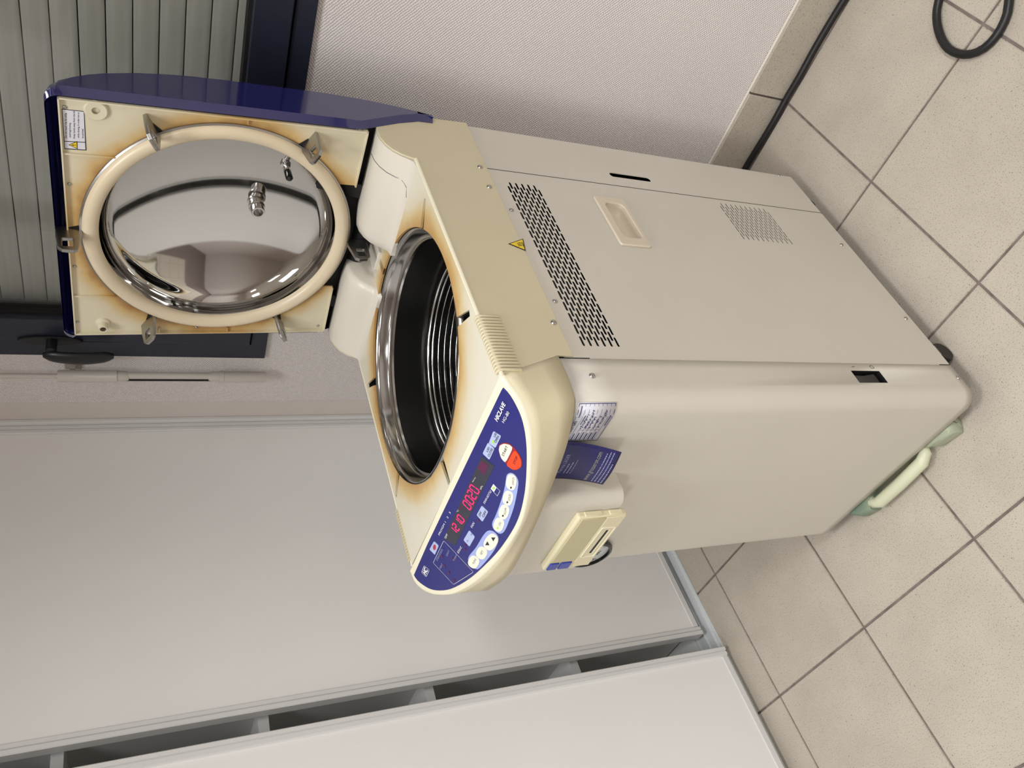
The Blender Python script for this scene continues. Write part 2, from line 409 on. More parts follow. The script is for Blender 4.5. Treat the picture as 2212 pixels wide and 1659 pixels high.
# handle
hx = 0.176
h = put('handle', MB().lathe([(0, 0), (0.011, 0.0), (0.011, 0.035), (0.0105, 0.038), (0, 0.039)], (hx, FY - 0.0105, 1.556), (0, -1, 0), 24), 'handle_black', win)
xs = []
rows = []
for k in range(15):
    t = k / 14; z = 1.572 - t * 0.137; y = 0.300 - 0.010 * math.sin(t * PI) ; wdt = 0.0135 + 0.003 * math.sin(t * PI); th = 0.0085
    if k in (0, 14): wdt *= 0.45; th *= 0.5
    if k in (1, 13): wdt *= 0.85; th *= 0.85
    rows.append([(hx - 0.012 + wdt * math.cos(2 * PI * q / 14), y + th * math.sin(2 * PI * q / 14), z) for q in range(14)])
put('lever', MB().loft(rows, True, True, True), 'handle_black', h, smooth=60)
me = plate([[(hx + 0.0135 * math.cos(2 * PI * q / 40), 1.558 + (0.062 if True else 0) * math.sin(2 * PI * q / 40)) for q in range(40)]], 0.007, 0.002)
put('escutcheon', xform(me, frame((0, FY - 0.0165, 0), (1, 0, 0), (0, 0, 1), (0, -1, 0))), 'handle_black', h)

# ---- shutter crank rod on the wall
rod = tag(empty('shutter_crank', (0.077, YW, 0)), 'white plastic roller shutter crank hanging on the wall beside the window', 'crank')
def rp(name, mb, mat, **k): return put(name, mb, mat, rod, **k)
ry = -0.036
rp('rod', MB().lathe([(0, 2.24), (0.0058, 2.24), (0.0058, 1.54), (0, 1.54)], (0, ry, 0), (0, 0, 1), 16), 'pvc_white')
rp('sleeve', MB().lathe([(0, 1.550), (0.0138, 1.550), (0.0142, 1.546), (0.0142, 1.437), (0.0150, 1.436), (0.0150, 1.430), (0.0135, 1.430), (0, 1.430)], (0, ry, 0), (0, 0, 1), 24), 'pvc_white')
rp('knuckle', MB().lathe([(0, 1.431), (0.0125, 1.431), (0.0125, 1.415), (0.010, 1.406), (0, 1.404)], (0.001, ry, 0), (0, 0, 1), 20), 'pvc_white')
rp('knuckle', MB().lathe([(0, 1.233), (0.010, 1.231), (0.0125, 1.222), (0.0125, 1.205), (0, 1.205)], (0.001, ry, 0), (0, 0, 1), 20), 'pvc_white')
rp('crank_arm', MB().lathe([(0, 1.41), (0.0085, 1.41), (0.0085, 1.225), (0, 1.225)], (0.003, ry, 0), (0, 0, 1), 16), 'pvc_white')
rp('crank_gap', MB().box((-0.0118, ry - 0.004, 1.212), (-0.0085, ry + 0.004, 1.428)), 'black', smooth=0)
rp('grip', MB().lathe([(0, 1.207), (0.0152, 1.207), (0.0152, 1.197), (0.0140, 1.196), (0.0138, 1.101), (0.0125, 1.097), (0, 1.097)], (0, ry, 0), (0, 0, 1), 24), 'pvc_white')
cl = tag(empty('rod_clip', (0.085, YW, 1.52)), 'small translucent plastic wall clip holding the shutter crank', 'clip')
put('base', MB().box((-0.019, -0.004, -0.016), (0.019, 0.0, 0.018)), 'clear_clip', cl, bevel=0.001)
put('arm', MB().prism([(-0.006, -0.003, -0.010), (0.012, -0.003, -0.008), (0.006, -0.022, -0.005), (-0.002, -0.022, -0.005)], (0, 0, 0.012)), 'clear_clip', cl, bevel=0.001)

# ---- built-in sliding-door cabinet
cab = tag(empty('sliding_cabinet', (-0.12, -0.45, 0)), 'tall white cabinet with two sliding doors left apart on a dark gap with shelves', 'cabinet')
cab.location = (0, 0, 0)
YC1 = -1.75; ZT = 2.46
put('back_panel', MB().box((XL + 0.001, YC1, 0.001), (XL + 0.012, YW - 0.02, ZT)), 'cab_inside', cab, smooth=0)
put('side_panel', MB().box((XL + 0.012, YW - 0.022, 0.007), (-0.155, YW - 0.004, ZT)), 'laminate', cab, smooth=0)
put('side_panel', MB().box((XL + 0.012, YC1, 0.007), (-0.13, YC1 + 0.018, ZT)), 'laminate', cab, smooth=0)
put('top_panel', MB().box((XL + 0.001, YC1, ZT), (-0.085, YW - 0.004, CEIL - 0.001)), 'laminate', cab, smooth=0)
put('divider', MB().box((XL + 0.012, -0.402, 0.02), (-0.20, -0.384, ZT)), 'cab_inside', cab, smooth=0)
put('floor_panel', MB().box((XL + 0.012, YC1 + 0.018, 0.001), (-0.187, YW - 0.022, 0.010)), 'cab_inside', cab, smooth=0)
for zt in (0.405, 0.792, 1.160, 1.535, 1.91, 2.25):
    s = put('shelf', MB().box((XL + 0.012, YC1 + 0.018, zt - 0.022), (-0.187, -0.4021, zt)), 'laminate', cab, smooth=0)
    put('edge_band', MB().box((-0.187, YC1 + 0.018, zt - 0.022), (-0.1862, -0.4021, zt)), 'profile', s, smooth=0)
rl = put('bottom_rail', MB().box((-0.186, YC1, 0.0), (-0.0985, YW - 0.0105, 0.0045)), 'alu', cab, bevel=0.0008)
for xx, hh in ((-0.1125, 0.0085), (-0.145, 0.0085), (-0.183, 0.009)):
    put('rail_ridge', MB().box((xx - 0.0015, YC1, 0.004), (xx + 0.0015, YW - 0.0105, hh)), 'alu', rl, bevel=0.0004)
tr = put('top_rail', MB().box((-0.186, YC1, ZT - 0.06), (-0.085, YW - 0.0105, ZT)), 'alu', cab, smooth=0)
put('jamb', MB().box((-0.158, YW - 0.0105, 0.0045), (-0.108, YW - 0.001, ZT)), 'profile', cab, bevel=0.001)
def door(x, y0, y1, z0):
    """x front face; leading edges at y0 < y1"""
    d = put('door', MB().box((x - 0.018, y0 + 0.020, z0 + 0.014), (x - 0.0015, y1 - 0.020, 2.395)), 'laminate', cab, smooth=0)
    def stile(ya, yb, s):
        pr = [(x - 0.024, ya), (x + 0.0035, ya), (x + 0.0055, ya + s * 0.002), (x + 0.0055, ya + s * 0.0095), (x + 0.0005, ya + s * 0.0105), (x + 0.0005, ya + s * 0.0120), (x + 0.0035, ya + s * 0.0130), (x + 0.0035, ya + s * 0.0210), (x - 0.0012, ya + s * 0.0220), (x - 0.0012, yb), (x - 0.024, yb)]
        put('stile', MB().prism([(p[0], p[1], z0) for p in pr], (0, 0, 2.40 - z0)), 'profile', d, smooth=25)
    stile(y0, y0 + 0.024, 1); stile(y1, y1 - 0.024, -1)
    put('bottom_profile', MB().box((x - 0.022, y0 + 0.0245, z0 + 0.001), (x + 0.0008, y1 - 0.0245, z0 + 0.0175)), 'profile', d, bevel=0.001)
    put('top_profile', MB().box((x - 0.022, y0 + 0.0245, 2.38), (x + 0.0008, y1 - 0.0245, 2.40)), 'profile', d, bevel=0.001)
    return d
door(-0.124, -0.4365, 0.3475, 0.026)
door(-0.0800, -1.62, -0.4960, 0.0195)

# ================================================================ THE AUTOCLAVE (machine frame: a to its right, b to its back)
au = tag(empty('autoclave', OO, TH), 'cream floor-standing autoclave with its blue lid raised and a blue control panel', 'autoclave')
WD = -0.472; H0 = 0.042; DB = 0.668
SIDE = frame((0, 0, 0), (0, 1, 0), (0, 0, 1), (1, 0, 0))          # plate XY -> (b, z), facing +a
LEFT = frame((WD, 0, 0), (0, -1, 0), (0, 0, 1), (-1, 0, 0))
FRONT = frame((0, 0, 0), (1, 0, 0), (0, 0, 1), (0, -1, 0))
HC = (-0.2425, 0.311); HR = 0.2165                                  # chamber mouth
def dz(b): return 0.9645 + 0.019 * b                                # deck height
stain_mat('deck_plastic', (226, 221, 203), (214, 188, 134), (190, 146, 84), (0, 1), HC, 0.208, 0.290, 0.32, 1500)

# ---- sheet-metal body
def slots(x0, x1, y0, y1, nx, ny, ln, wd):
    """staggered rows of round-ended slots, long in x"""
    out = []; px = (x1 - x0) / nx; py = (y1 - y0) / (ny - 1)
    for r in range(ny):
        off = 0 if r % 2 == 0 else px / 2
        for c in range(nx):
            cx = x0 + off * 0.98 + px * c + ln / 2; cy = y0 + py * r
            if cx + ln / 2 > x1 + px * 0.52: continue
            L = ln / 2 - wd / 2; R = wd / 2
            out.append([(cx + L + R * math.cos(a), cy + R * math.sin(a)) for a in (-PI / 2, -PI / 6, PI / 6, PI / 2)] + [(cx - L - R * math.cos(a), cy - R * math.sin(a)) for a in (-PI / 2, -PI / 6, PI / 6, PI / 2)])
    return out
holes = slots(0.1060, 0.4920, 0.7560, 0.8150, 16, 11, 0.0203, 0.0042) + slots(0.4060, 0.5130, 0.2120, 0.3370, 5, 21, 0.0190, 0.0029)
hnd = rrect(0.3665, 0.5905, 0.4690, 0.6340, 0.012)
me = plate([rrect(0.0835, H0, 0.5330, 0.858, 0.003), *holes, hnd], 0.0009)
put('side_panel', xform(me, SIDE), 'paint', au, smooth=0)
me = plate([[(0.5340, H0), (DB, H0), (DB, 0.858), (0.5340, 0.858)], rrect(0.5635, 0.478, 0.5775, 0.5735, 0.0069)], 0.0016)
put('hinge_side_panel', xform(me, SIDE), 'paint', au, smooth=0)
put('seam_lip', MB().box((-0.0012, 0.0815, H0 + 0.03), (0.0006, 0.0832, 0.815)), 'paint', au, smooth=0)
put('seam_lip', MB().box((-0.0012, 0.5328, H0), (0.0004, 0.5340, 0.845)), 'black', au, smooth=0)
put('side_panel', MB().box((WD, 0.083, H0), (WD + 0.0016, DB, 0.858)), 'paint', au, smooth=0)
put('rear_sheet', MB().box((WD, DB - 0.0016, H0), (0, DB, 0.858)), 'paint', au, smooth=0)
put('vent_dark_backing', MB().box((-0.0225, 0.085, H0 + 0.008), (-0.0205, DB - 0.003, 0.85)), 'black', au, smooth=0)  # added black plate: stands for the unlit interior behind the slots
# front sheet wraps both corners; a window is left for the mains switch
RC = 0.030; pl = []
pl += [(0, 0.081), (0, 0.0650), (0, 0.0375), (0, RC)]
pl += [(-RC + RC * math.cos(t), RC - RC * math.sin(t)) for t in [math.radians(9 * k) for k in range(1, 11)]]
pl += [(-0.06, 0), (-0.12, 0), (-0.2, 0), (-0.3, 0), (-0.38, 0)]
pl += [(WD + RC - RC * math.sin(t), RC - RC * math.cos(t)) for t in [math.radians(9 * k) for k in range(0, 11)]] + [(WD, 0.081)]
zs = [H0, 0.060, 0.2435, 0.3125, 0.6, 0.80, 0.866]
g = MB(); n = len(pl)
for z in zs: g.v += [(p[0], p[1], z) for p in pl]
for k in range(len(zs) - 1):
    for i in range(n - 1):
        if k == 2 and i == 1: continue
        g.f.append((k * n + i, k * n + i + 1, (k + 1) * n + i + 1, (k + 1) * n + i))
FP = put('wraparound_panel', g, 'paint', au, smooth=50, solid=0.0012)
bl = [(p[0], p[1], H0 + 0.001) for p in pl]
put('base_plate', MB().prism([(0.0 - 0.002, 0.081, H0), *[(p[0] * 0.99 - 0.002, p[1] + 0.003, H0) for p in pl[3:-1]], (WD + 0.002, DB - 0.004, H0), (-0.002, DB - 0.004, H0)], (0, 0, 0.004)), 'black', au, smooth=0)
# mains switch
sw = put('mains_switch', MB().add([(-0.0005, 0.0375, 0.2435), (-0.0005, 0.065, 0.2435), (-0.0005, 0.065, 0.3125), (-0.0005, 0.0375, 0.3125), (-0.016, 0.0375, 0.2435), (-0.016, 0.065, 0.2435), (-0.016, 0.065, 0.3125), (-0.016, 0.0375, 0.3125)],
     [(0, 1, 5, 4), (1, 2, 6, 5), (2, 3, 7, 6), (3, 0, 4, 7), (4, 5, 6, 7)]), 'black', au, smooth=0)
put('rocker', MB().prism([(-0.0155, 0.041, 0.251), (-0.004, 0.041, 0.256), (-0.0075, 0.041, 0.278), (-0.006, 0.041, 0.305), (-0.0155, 0.041, 0.305)], (0, 0.0205, 0)), 'black_gloss', sw, bevel=0.001)
pr = Print(); NX = Vector((1, 0, 0))
pr.line(Vector((0, 0.0735, 0.297)), Vector((0, 0.0735, 0.3035)), 0.0012, NX)
pr.path([Vector((0, 0.0735 + 0.0032 * math.cos(t * PI / 8), 0.255 + 0.0045 * math.sin(t * PI / 8))) for t in range(16)], 0.0009, NX, close=True)
pr.build('switch_marks', 'ink_dark', sw)
# recessed pull
pull = put('pull_handle', xform(plate([rrect(0.348, 0.5835, 0.485, 0.6475, 0.005), rrect(0.3685, 0.592, 0.467, 0.6325, 0.011)], 0.005, 0.0015), frame((0.005, 0, 0), (0, 1, 0), (0, 0, 1), (1, 0, 0))), 'pull_plastic', au, smooth=40)
rw = []
for d, s in ((0.004, 1.0), (-0.005, 0.97), (-0.0135, 0.91), (-0.0185, 0.78), (-0.0198, 0.40)):
    rw.append([(d, 0.41775 + (q[0] - 0.41775) * s, 0.612 + (q[1] - 0.612) * (s * 0.9 + 0.1 if s > 0.5 else s)) for q in rrect(0.3680, 0.5915, 0.4675, 0.633, 0.011)])
put('cavity', MB().loft(rw, True, False, True), 'pull_plastic', pull, smooth=60)
# screws on the side
scm = MB().lathe([(0, 0.0026), (0.0018, 0.0026), (0.0034, 0.0018), (0.0042, 0.0005), (0.0042, -0.001)], (0, 0, 0), (1, 0, 0), 16).mesh('screw')
scx = MB().box((0.0012, -0.0022, -0.0005), (0.00275, 0.0022, 0.0005)).box((0.0012, -0.0005, -0.0022), (0.00275, 0.0005, 0.0022)).mesh('cross_slot')
def screw(pt, parent, rot=None, s=1.0):
    mw = Matrix.Translation(pt) @ (rot.to_4x4() if rot else Matrix.Identity(4)) @ Matrix.Scale(s, 4)
    o = put('screw', scm, 'screw_steel', parent, mw=mw, smooth=50); return o
for p, s in (((1037, 361), 1.15), ((1057, 404), 1.15), ((1196, 697), 1.15)): screw(pa(p, 0.0036), au, s=s)
for p, s in (((1105, 454), 1), ((1199, 651), 1), ((1279, 812), 1.15), ((1818, 529), 1), ((1957, 688), 1), ((2070, 816), 1), ((1683, 379), 0.7)): screw(pa(p, 0.0001), au, s=s)

# ---- front: printer housing, printer, gauge, stickers
hs = rrect(-0.400, 0.726, -0.160, 0.90, 0.012)
BF = -0.047
put('printer_housing', MB().loft([[(q[0], q[1], z) for q in ([(-0.168, 0.001)] + [(-0.168 - 0.02 + 0.02 * math.cos(t), BF + 0.02 - 0.02 * math.sin(t)) for t in [k * PI / 16 for k in range(9)]] + [(-0.385 + 0.01 - 0.01 * math.sin(t), BF + 0.01 - 0.01 * math.cos(t)) for t in [k * PI / 12 for k in range(7)]] + [(-0.385, 0.001)])] for z in (0.7235, 0.866)], True, True, True), 'paint', au, smooth=50, bevel=0.002)
P4 = [pb(p, BF - 0.001) for p in ((1180, 1213), (1278, 1213), (1331, 1102), (1237, 1105))]
x0 = (P4[0].x + P4[1].x) / 2; x1 = (P4[2].x + P4[3].x) / 2; z1 = (P4[0].z + P4[3].z) / 2; z0 = (P4[1].z + P4[2].z) / 2
def pr_box(u0, v0, u1, v1, d0, d1): return MB().box((x0 + (x1 - x0) * u0, BF - d1, z0 + (z1 - z0) * v0), (x0 + (x1 - x0) * u1, BF - d0, z0 + (z1 - z0) * v1))
prn = put('printer', pr_box(0, 0, 1, 1, -0.001, 0.012), 'printer_body', au, bevel=0.004, seg=3)
put('cover_flap', pr_box(0.16, 0.44, 0.985, 0.93, 0.011, 0.0135), 'printer_panel', prn, bevel=0.0015)
put('paper_door', pr_box(0.03, 0.03, 0.985, 0.41, 0.011, 0.0132), 'printer_body', prn, bevel=0.0015)
put('paper_frame', xform(plate([rrect(x0 + (x1 - x0) * .22, z0 + (z1 - z0) * .07, x0 + (x1 - x0) * .80, z0 + (z1 - z0) * .37, .002), rrect(x0 + (x1 - x0) * .235, z0 + (z1 - z0) * .09, x0 + (x1 - x0) * .785, z0 + (z1 - z0) * .35, .001)], .001), frame((0, BF - 0.0142, 0), (1, 0, 0), (0, 0, 1), (0, -1, 0))), 'trim_cream', prn, smooth=0)
put('paper_slot', pr_box(0.30, 0.19, 0.74, 0.235, 0.0125, 0.0136), 'black', prn, smooth=0)
put('tear_bar', pr_box(0.30, 0.155, 0.74, 0.185, 0.0125, 0.0142), 'trim_cream', prn, smooth=0)
for u0, u1 in ((0.47, 0.70), (0.74, 0.93)): put('key', pr_box(0.02, u0, 0.145, u1, 0.010, 0.0145), 'printer_key', prn, bevel=0.001)
for u0, u1 in ((0.10, 0.36), (0.52, 0.86)): put('latch', pr_box(0.985, u0, 1.012, u1, 0.002, 0.010), 'printer_body', prn, bevel=0.0008)
GC = (-0.4135, 0.660); GR = 0.0405
gg = put('pressure_gauge', MB().lathe([(GR, -0.001), (GR + 0.002, 0.006), (GR, 0.010), (GR - 0.005, 0.011), (GR - 0.006, 0.007)], (GC[0], 0, GC[1]), (0, -1, 0), 48), 'black_gloss', au)
put('dial', MB().lathe([(0, 0.006), (GR - 0.0055, 0.006), (GR - 0.0055, 0.0)], (GC[0], 0, GC[1]), (0, -1, 0), 48), 'dial_white', gg)
pr = Print(); NF = Vector((0, -1, 0)); G0 = Vector((GC[0], -0.006, GC[1]))
for k in range(28):
    t = math.radians(225 - 270 * k / 27); d = Vector((math.cos(t), 0, math.sin(t))); pr.line(G0 + d * (0.029 if k % 3 else 0.026), G0 + d * 0.033, 0.0008, NF)
pr.line(G0 - Vector((0.008, 0, -0.003)), G0 + Vector((-0.022, 0, -0.018)), 0.002, NF)
pr.text('0.2', G0 + Vector((-0.018, 0, 0.010)), G0 + Vector((-0.008, 0, 0.010)), G0 + Vector((-0.018, 0, 0.017)), NF); pr.text('0.4', G0 + Vector((0.006, 0, 0.010)), G0 + Vector((0.017, 0, 0.010)), G0 + Vector((0.006, 0, 0.017)), NF)
pr.text('MPa', G0 + Vector((-0.006, 0, -0.020)), G0 + Vector((0.008, 0, -0.020)), G0 + Vector((-0.006, 0, -0.014)), NF)
pr.build('dial_marks', 'ink_black', gg)
# rating label near the left edge of the front
lb = put('rating_label', MB().box((-0.4405, -0.0008, 0.735), (-0.415, 0.0003, 0.815)), 'paint', au, smooth=0)
pr = Print(); q0 = Vector((0, -0.0009, 0))
pr.path([Vector((-0.4395, -0.0009, 0.736)), Vector((-0.416, -0.0009, 0.736)), Vector((-0.416, -0.0009, 0.814)), Vector((-0.4395, -0.0009, 0.814))], 0.0006, NF, close=True)
for k in range(5): pr.line(Vector((-0.4395, -0.0009, 0.742 + k * 0.006)), Vector((-0.424, -0.0009, 0.742 + k * 0.006)), 0.0022, NF)
pr.line(Vector((-0.4395, -0.0009, 0.772)), Vector((-0.416, -0.0009, 0.772)), 0.0006, NF)
pr.build('label_print', 'ink_dark', lb)
# inspection sticker wrapping the front corner
def skin(s, z, off=0.0009):                # s = arc length from the 45 degree point of the corner, going left
    a0 = RC * PI / 4
    if s < a0:
        t = PI / 4 + s / RC; return Vector((-RC + (RC + off) * math.cos(t), RC - (RC + off) * math.sin(t), z))
    return Vector((-RC - (s - a0), -off, z))
ss = [k * 0.004 for k in range(20)]; SZ0, SZ1 = 0.7985, 0.8600
st = MB().loft([[skin(s, SZ0), skin(s, SZ1)] for s in ss]); stk = put('inspection_sticker', st, 'sticker_white', au, solid=0.0003)
def sq(u, v): return skin(u * ss[-1], SZ0 + (SZ1 - SZ0) * v, 0.0013)   # u from the right end leftwards
pr = Print()
def sline(u0, v0, u1, v1, wd=0.0006):
    k = 6
    for i in range(k):
        A_, B_ = sq(u0 + (u1 - u0) * i / k, v0 + (v1 - v0) * i / k), sq(u0 + (u1 - u0) * (i + 1) / k, v0 + (v1 - v0) * (i + 1) / k)
        nn = (sq(0.5 * (u0 + u1), v0) * 0 + Vector((0, -1, 0))) if min(u0, u1) > 0.3 else Vector((0.5, -0.85, 0)).normalized()
        pr.line(A_, B_, wd, nn, 0.0001)
for v in (0.03, 0.97): sline(0.02, v, 0.98, v, 0.0009)
for u in (0.02, 0.98): sline(u, 0.03, u, 0.97, 0.0009)
for v in (0.14, 0.25, 0.36, 0.47, 0.58, 0.69, 0.80): sline(0.02, v, 0.98, v, 0.0005)
sline(0.66, 0.14, 0.66, 0.69, 0.0005)
for k, v in enumerate((0.165, 0.275, 0.385, 0.495, 0.605, 0.72)): sline(0.95, v + 0.03, 0.72 + 0.02 * (k % 3), v + 0.03, 0.0016)
sline(0.55, 0.085, 0.25, 0.085, 0.0016); sline(0.50, 0.745, 0.25, 0.745, 0.0014); sline(0.30, 0.90, 0.06, 0.90, 0.0013)
pr.build('sticker_print', 'ink_navy', stk)
pr = Print(); random.seed(7)
for v, u0, u1 in ((0.64, 0.62, 0.22), (0.53, 0.62, 0.14), (0.42, 0.62, 0.28), (0.31, 0.62, 0.25), (0.20, 0.60, 0.12)):
    u = u0; last = None
    while u > u1:
        q = sq(u, v + random.uniform(-0.005, 0.075)); u -= random.uniform(0.008, 0.022)
        if last is not None and random.random() > 0.12: pr.line(last, q, 0.0009, Vector((0, -1, 0)), 0.0002)
        last = q
pr.build('handwriting', 'ink_navy', stk)
pr = Print(); pr.text('grosseron', sq(0.95, 0.835), sq(0.40, 0.835), sq(0.95, 0.955), NF); pr.build('sticker_title', 'ink_dark', stk)

# ---- top cover: side skirts, curved front, deck
def skirt(x, s):
    poly = [(0.047, dz(0.047)), (0.0835, 0.868), (0.0835, 0.8435), (0.672, 0.8435), (0.6665, 0.94), (0.660, 0.975), (0.651, 0.998), (0.637, 1.014), (0.619, 1.0235), (0.6, 1.0262), (0.580, 1.0245), (0.5625, 1.0185), (0.548, 1.009), (0.538, 0.997), (0.532, 0.984), (0.5285, dz(0.5285))]
    me = plate([poly[::-1]], 0.004, 0.0012)
    return xform(me, frame((x, 0, 0), (0, 1, 0), (0, 0, 1), (1, 0, 0)))
cv = put('top_cover', skirt(0.0035, 1), 'cover', au, smooth=40)
put('cover_side', skirt(-0.4835 + 0.004, 1), 'cover', cv, smooth=40)
rim_px = [(1078, 803), (1090, 818), (1101, 834), (1124, 867), (1140, 909), (1147.5, 960), (1147, 1008), (1142, 1070), (1126, 1133), (1092, 1190), (1058, 1230), (1022, 1261), (985, 1281), (958, 1285), (928, 1281), (900, 1262), (886, 1244)]
low_px = [(1209, 774), (1230, 822), (1239, 850), (1241, 870), (1238, 900), (1225, 960), (1200, 1030), (1165, 1115), (1130, 1190), (1100, 1240)]
TT = math.radians(31); NP = Vector((0, -math.sin(TT), math.cos(TT))); P00 = Vector((0, 0.043, dz(0.043)))
def pp(p, lift=0.0): return onplane(p, P00 + NP * lift, NP)
rim = [pp(p) for p in rim_px]
ZLOW = 0.868
low = [pz(p, ZLOW) for p in low_px] + [Vector((q[0], q[1], ZLOW)) for q in ((-0.400, -0.052), (-0.440, -0.038), (-0.468, -0.012), (-0.4810, 0.022), (-0.4832, 0.055), (-0.4835, 0.0835))]
low[0] = Vector((0.0035, 0.0835, ZLOW)); low[1] = Vector((0.0040, 0.045, ZLOW))
rim[0] = Vector((0.0035, 0.047, dz(0.047))); rim[-1] = Vector((-0.4935, 0.040, dz(0.04)))
def catmull(pts, n):
    pts = [Vector(p) for p in pts]; seg = []
    P = [pts[0] * 2 - pts[1]] + pts + [pts[-1] * 2 - pts[-2]]
    for i in range(1, len(P) - 2):
        for k in range(8):
            t = k / 8; a, b, c, d = P[i - 1:i + 3]
            seg.append(0.5 * ((2 * b) + (c - a) * t + (2 * a - 5 * b + 4 * c - d) * t * t + (3 * b - 3 * c + d - a) * t ** 3))
    seg.append(pts[-1]); L = [0]
    for a, b in zip(seg, seg[1:]): L.append(L[-1] + (b - a).length)
    out = []; j = 0
    for k in range(n):
        t = L[-1] * k / (n - 1)
        while j < len(L) - 2 and L[j + 1] < t: j += 1
        out.append(seg[j].lerp(seg[j + 1], (t - L[j]) / max(1e-9, L[j + 1] - L[j])))
    return out
NR = 64; rimc = catmull(rim, NR); lowc = catmull(low, NR)
cen = Vector((-0.242, 0.035, 0)); cen.z = P00.z
def inset(d, lift):
    out = []
    for p in rimc:
        v = (cen - p); v -= NP * v.dot(NP); out.append(p + v.normalized() * d * (1.0 if d < 0.02 else 1) + NP * lift)
    return out
rows = [lowc, [l.lerp(r, 0.35) for l, r in zip(lowc, rimc)], [l.lerp(r, 0.75) for l, r in zip(lowc, rimc)], [l.lerp(r, 0.955) for l, r in zip(lowc, rimc)], inset(0.0005, 0.0008), inset(0.003, 0.0020), inset(0.006, 0.0016)]
put('panel_skirt', MB().loft(rows[:4]), 'cover', cv, smooth=60, solid=0.0015)
put('panel_lip', MB().loft(rows[3:]).add(rows[-1], [tuple(range(NR))]), 'trim_cream', cv, smooth=60)
# deck with the chamber mouth and six bracket pockets
mouth = []
PK = [30 + 60 * k for k in range(6)]
for k in range(360):
    a = k; inpk = False
    for q in PK:
        d = (a - q + 180) % 360 - 180
        if abs(d) < 1.35: inpk = True
    mouth.append((HC[0] + (0.264 if inpk else HR) * math.cos(math.radians(a)), HC[1] + (0.264 if inpk else HR) * math.sin(math.radians(a))))
DL = -0.4835
mouth = [(max(DL + 0.004, min(-0.004, x)), y) for x, y in mouth]
slope = frame((0, 0, dz(0)), (1, 0, 0), (0, 1, 0.019), (0, -0.019, 1))
me = plate([[(0.002, 0.044), (0.002, 0.560), (DL + 0.001, 0.560), (DL + 0.001, 0.044)], mouth], 0.004, 0.0)
put('deck', xform(me, slope), 'deck_plastic', au, smooth=30)
put('deck_edge', MB().tube([Vector((0.0015, b, dz(b) - 0.0022)) for b in (0.045, 0.3, 0.53)], 0.0032, 8), 'trim_cream', cv)
put('deck_edge', MB().tube([Vector((DL + 0.0015, b, dz(b) - 0.0022)) for b in (0.042, 0.3, 0.53)], 0.0032, 8), 'trim_cream', cv)
# grip ribs
rbm = MB()
ribp = [Vector((-0.0050, 0, 0.0022)), Vector((0.0005, 0, 0.0018)), Vector((0.0030, 0, -0.0008)), Vector((0.0036, 0, -0.006)), Vector((0.0036, 0, -0.0300)), Vector((0.0020, 0, -0.0318))]
rbm.tube(ribp, 0.0023, 8); rbm = rbm.mesh('rib')
for k in range(18):
    b = 0.0545 + k * 0.00585; put('rib', rbm, 'cover', cv, mw=Matrix.Translation((0.0015, b, dz(b))), smooth=60)
rbl = MB().tube([Vector((-p.x, p.y, p.z)) for p in ribp], 0.0023, 8).mesh('rib')
for k in range(18):
    b = 0.0545 + k * 0.00585; put('rib', rbl, 'cover', cv, mw=Matrix.Translation((DL - 0.0005, b, dz(b))), smooth=60)
# hot-surface triangle on the skirt
tri = [pa(p, 0.0036) for p in ((1100, 527), (1129, 517), (1134, 541))]; cg = (tri[0] + tri[1] + tri[2]) / 3
hw = put('hot_surface_sign', MB().prism([cg + (t - cg) * 1.12 for t in tri], (0.0003, 0, 0)), 'ink_black', cv, smooth=0)
pr = Print(); pr.poly([cg + (t - cg) * 0.92 for t in tri], NX, 0.0006); pr.build('sign_field', 'yellow', hw)
pr = Print()
for k in (-1, 0, 1):
    c0 = cg + Vector((0, k * 0.0032, -0.001)); pr.path([c0 + Vector((0, 0.0012 * math.sin(j * 1.2), -0.004 + j * 0.0016)) for j in range(6)], 0.0011, NX, 0.0009)
pr.line(cg + Vector((0, -0.006, -0.0068)), cg + Vector((0, 0.006, -0.0068)), 0.0012, NX, 0.0009)
pr.build('sign_mark', 'ink_black', hw)

# ---- hinge housings
HP = [(0.672, 0.93), (0.660, 0.975), (0.651, 0.998), (0.637, 1.014), (0.619, 1.0235), (0.6, 1.0262), (0.580, 1.0245), (0.5625, 1.0185), (0.548, 1.009), (0.538, 0.997), (0.531, 0.985), (0.524, 0.977), (0.512, 0.9745), (0.512, 0.93)]
def hump(a0, a1, s0, s1):
    rows = []; cb, cz = 0.598, 0.962
    L = a1 - a0
    for t, s in ((0.0, s0 * 0.55 + 0.45 * 1 if s0 < 1 else 1), (0.025, 0.94 if s0 < 1 else 1), (0.10, 0.975 if s0 < 1 else 1), (0.2, 1), (0.8, 1), (0.9, 0.975 if s1 < 1 else 1), (0.975, 0.94 if s1 < 1 else 1), (1.0, 0.84 if s1 < 1 else 1)):
        if t == 0.0 and s0 < 1: s = 0.84
        rows.append([Vector((a0 + L * t, cb + (q[0] - cb) * s, cz + (q[1] - cz) * s if q[1] > cz else q[1])) for q in HP])
    return MB().loft(rows, True, True, True)
hg = put('hinge_housing', hump(-0.0008, -0.200, 1, 0), 'hump_white', cv, smooth=60)
put('parting_line', MB().tube([Vector((-0.042, b, z)) for b, z in ((0.6, 1.0262), (0.580, 1.0245), (0.5625, 1.0185), (0.548, 1.009), (0.538, 0.997), (0.533, 0.987))] + [Vector((-0.046, 0.5285, 0.9815)), Vector((-0.052, 0.5235, 0.9765)), Vector((-0.066, 0.516, 0.9755))], 0.0006, 6), 'ink_dark', hg)
put('hinge_housing', hump(-0.2905, -0.479, 0, 1), 'hump_white', cv, smooth=60)
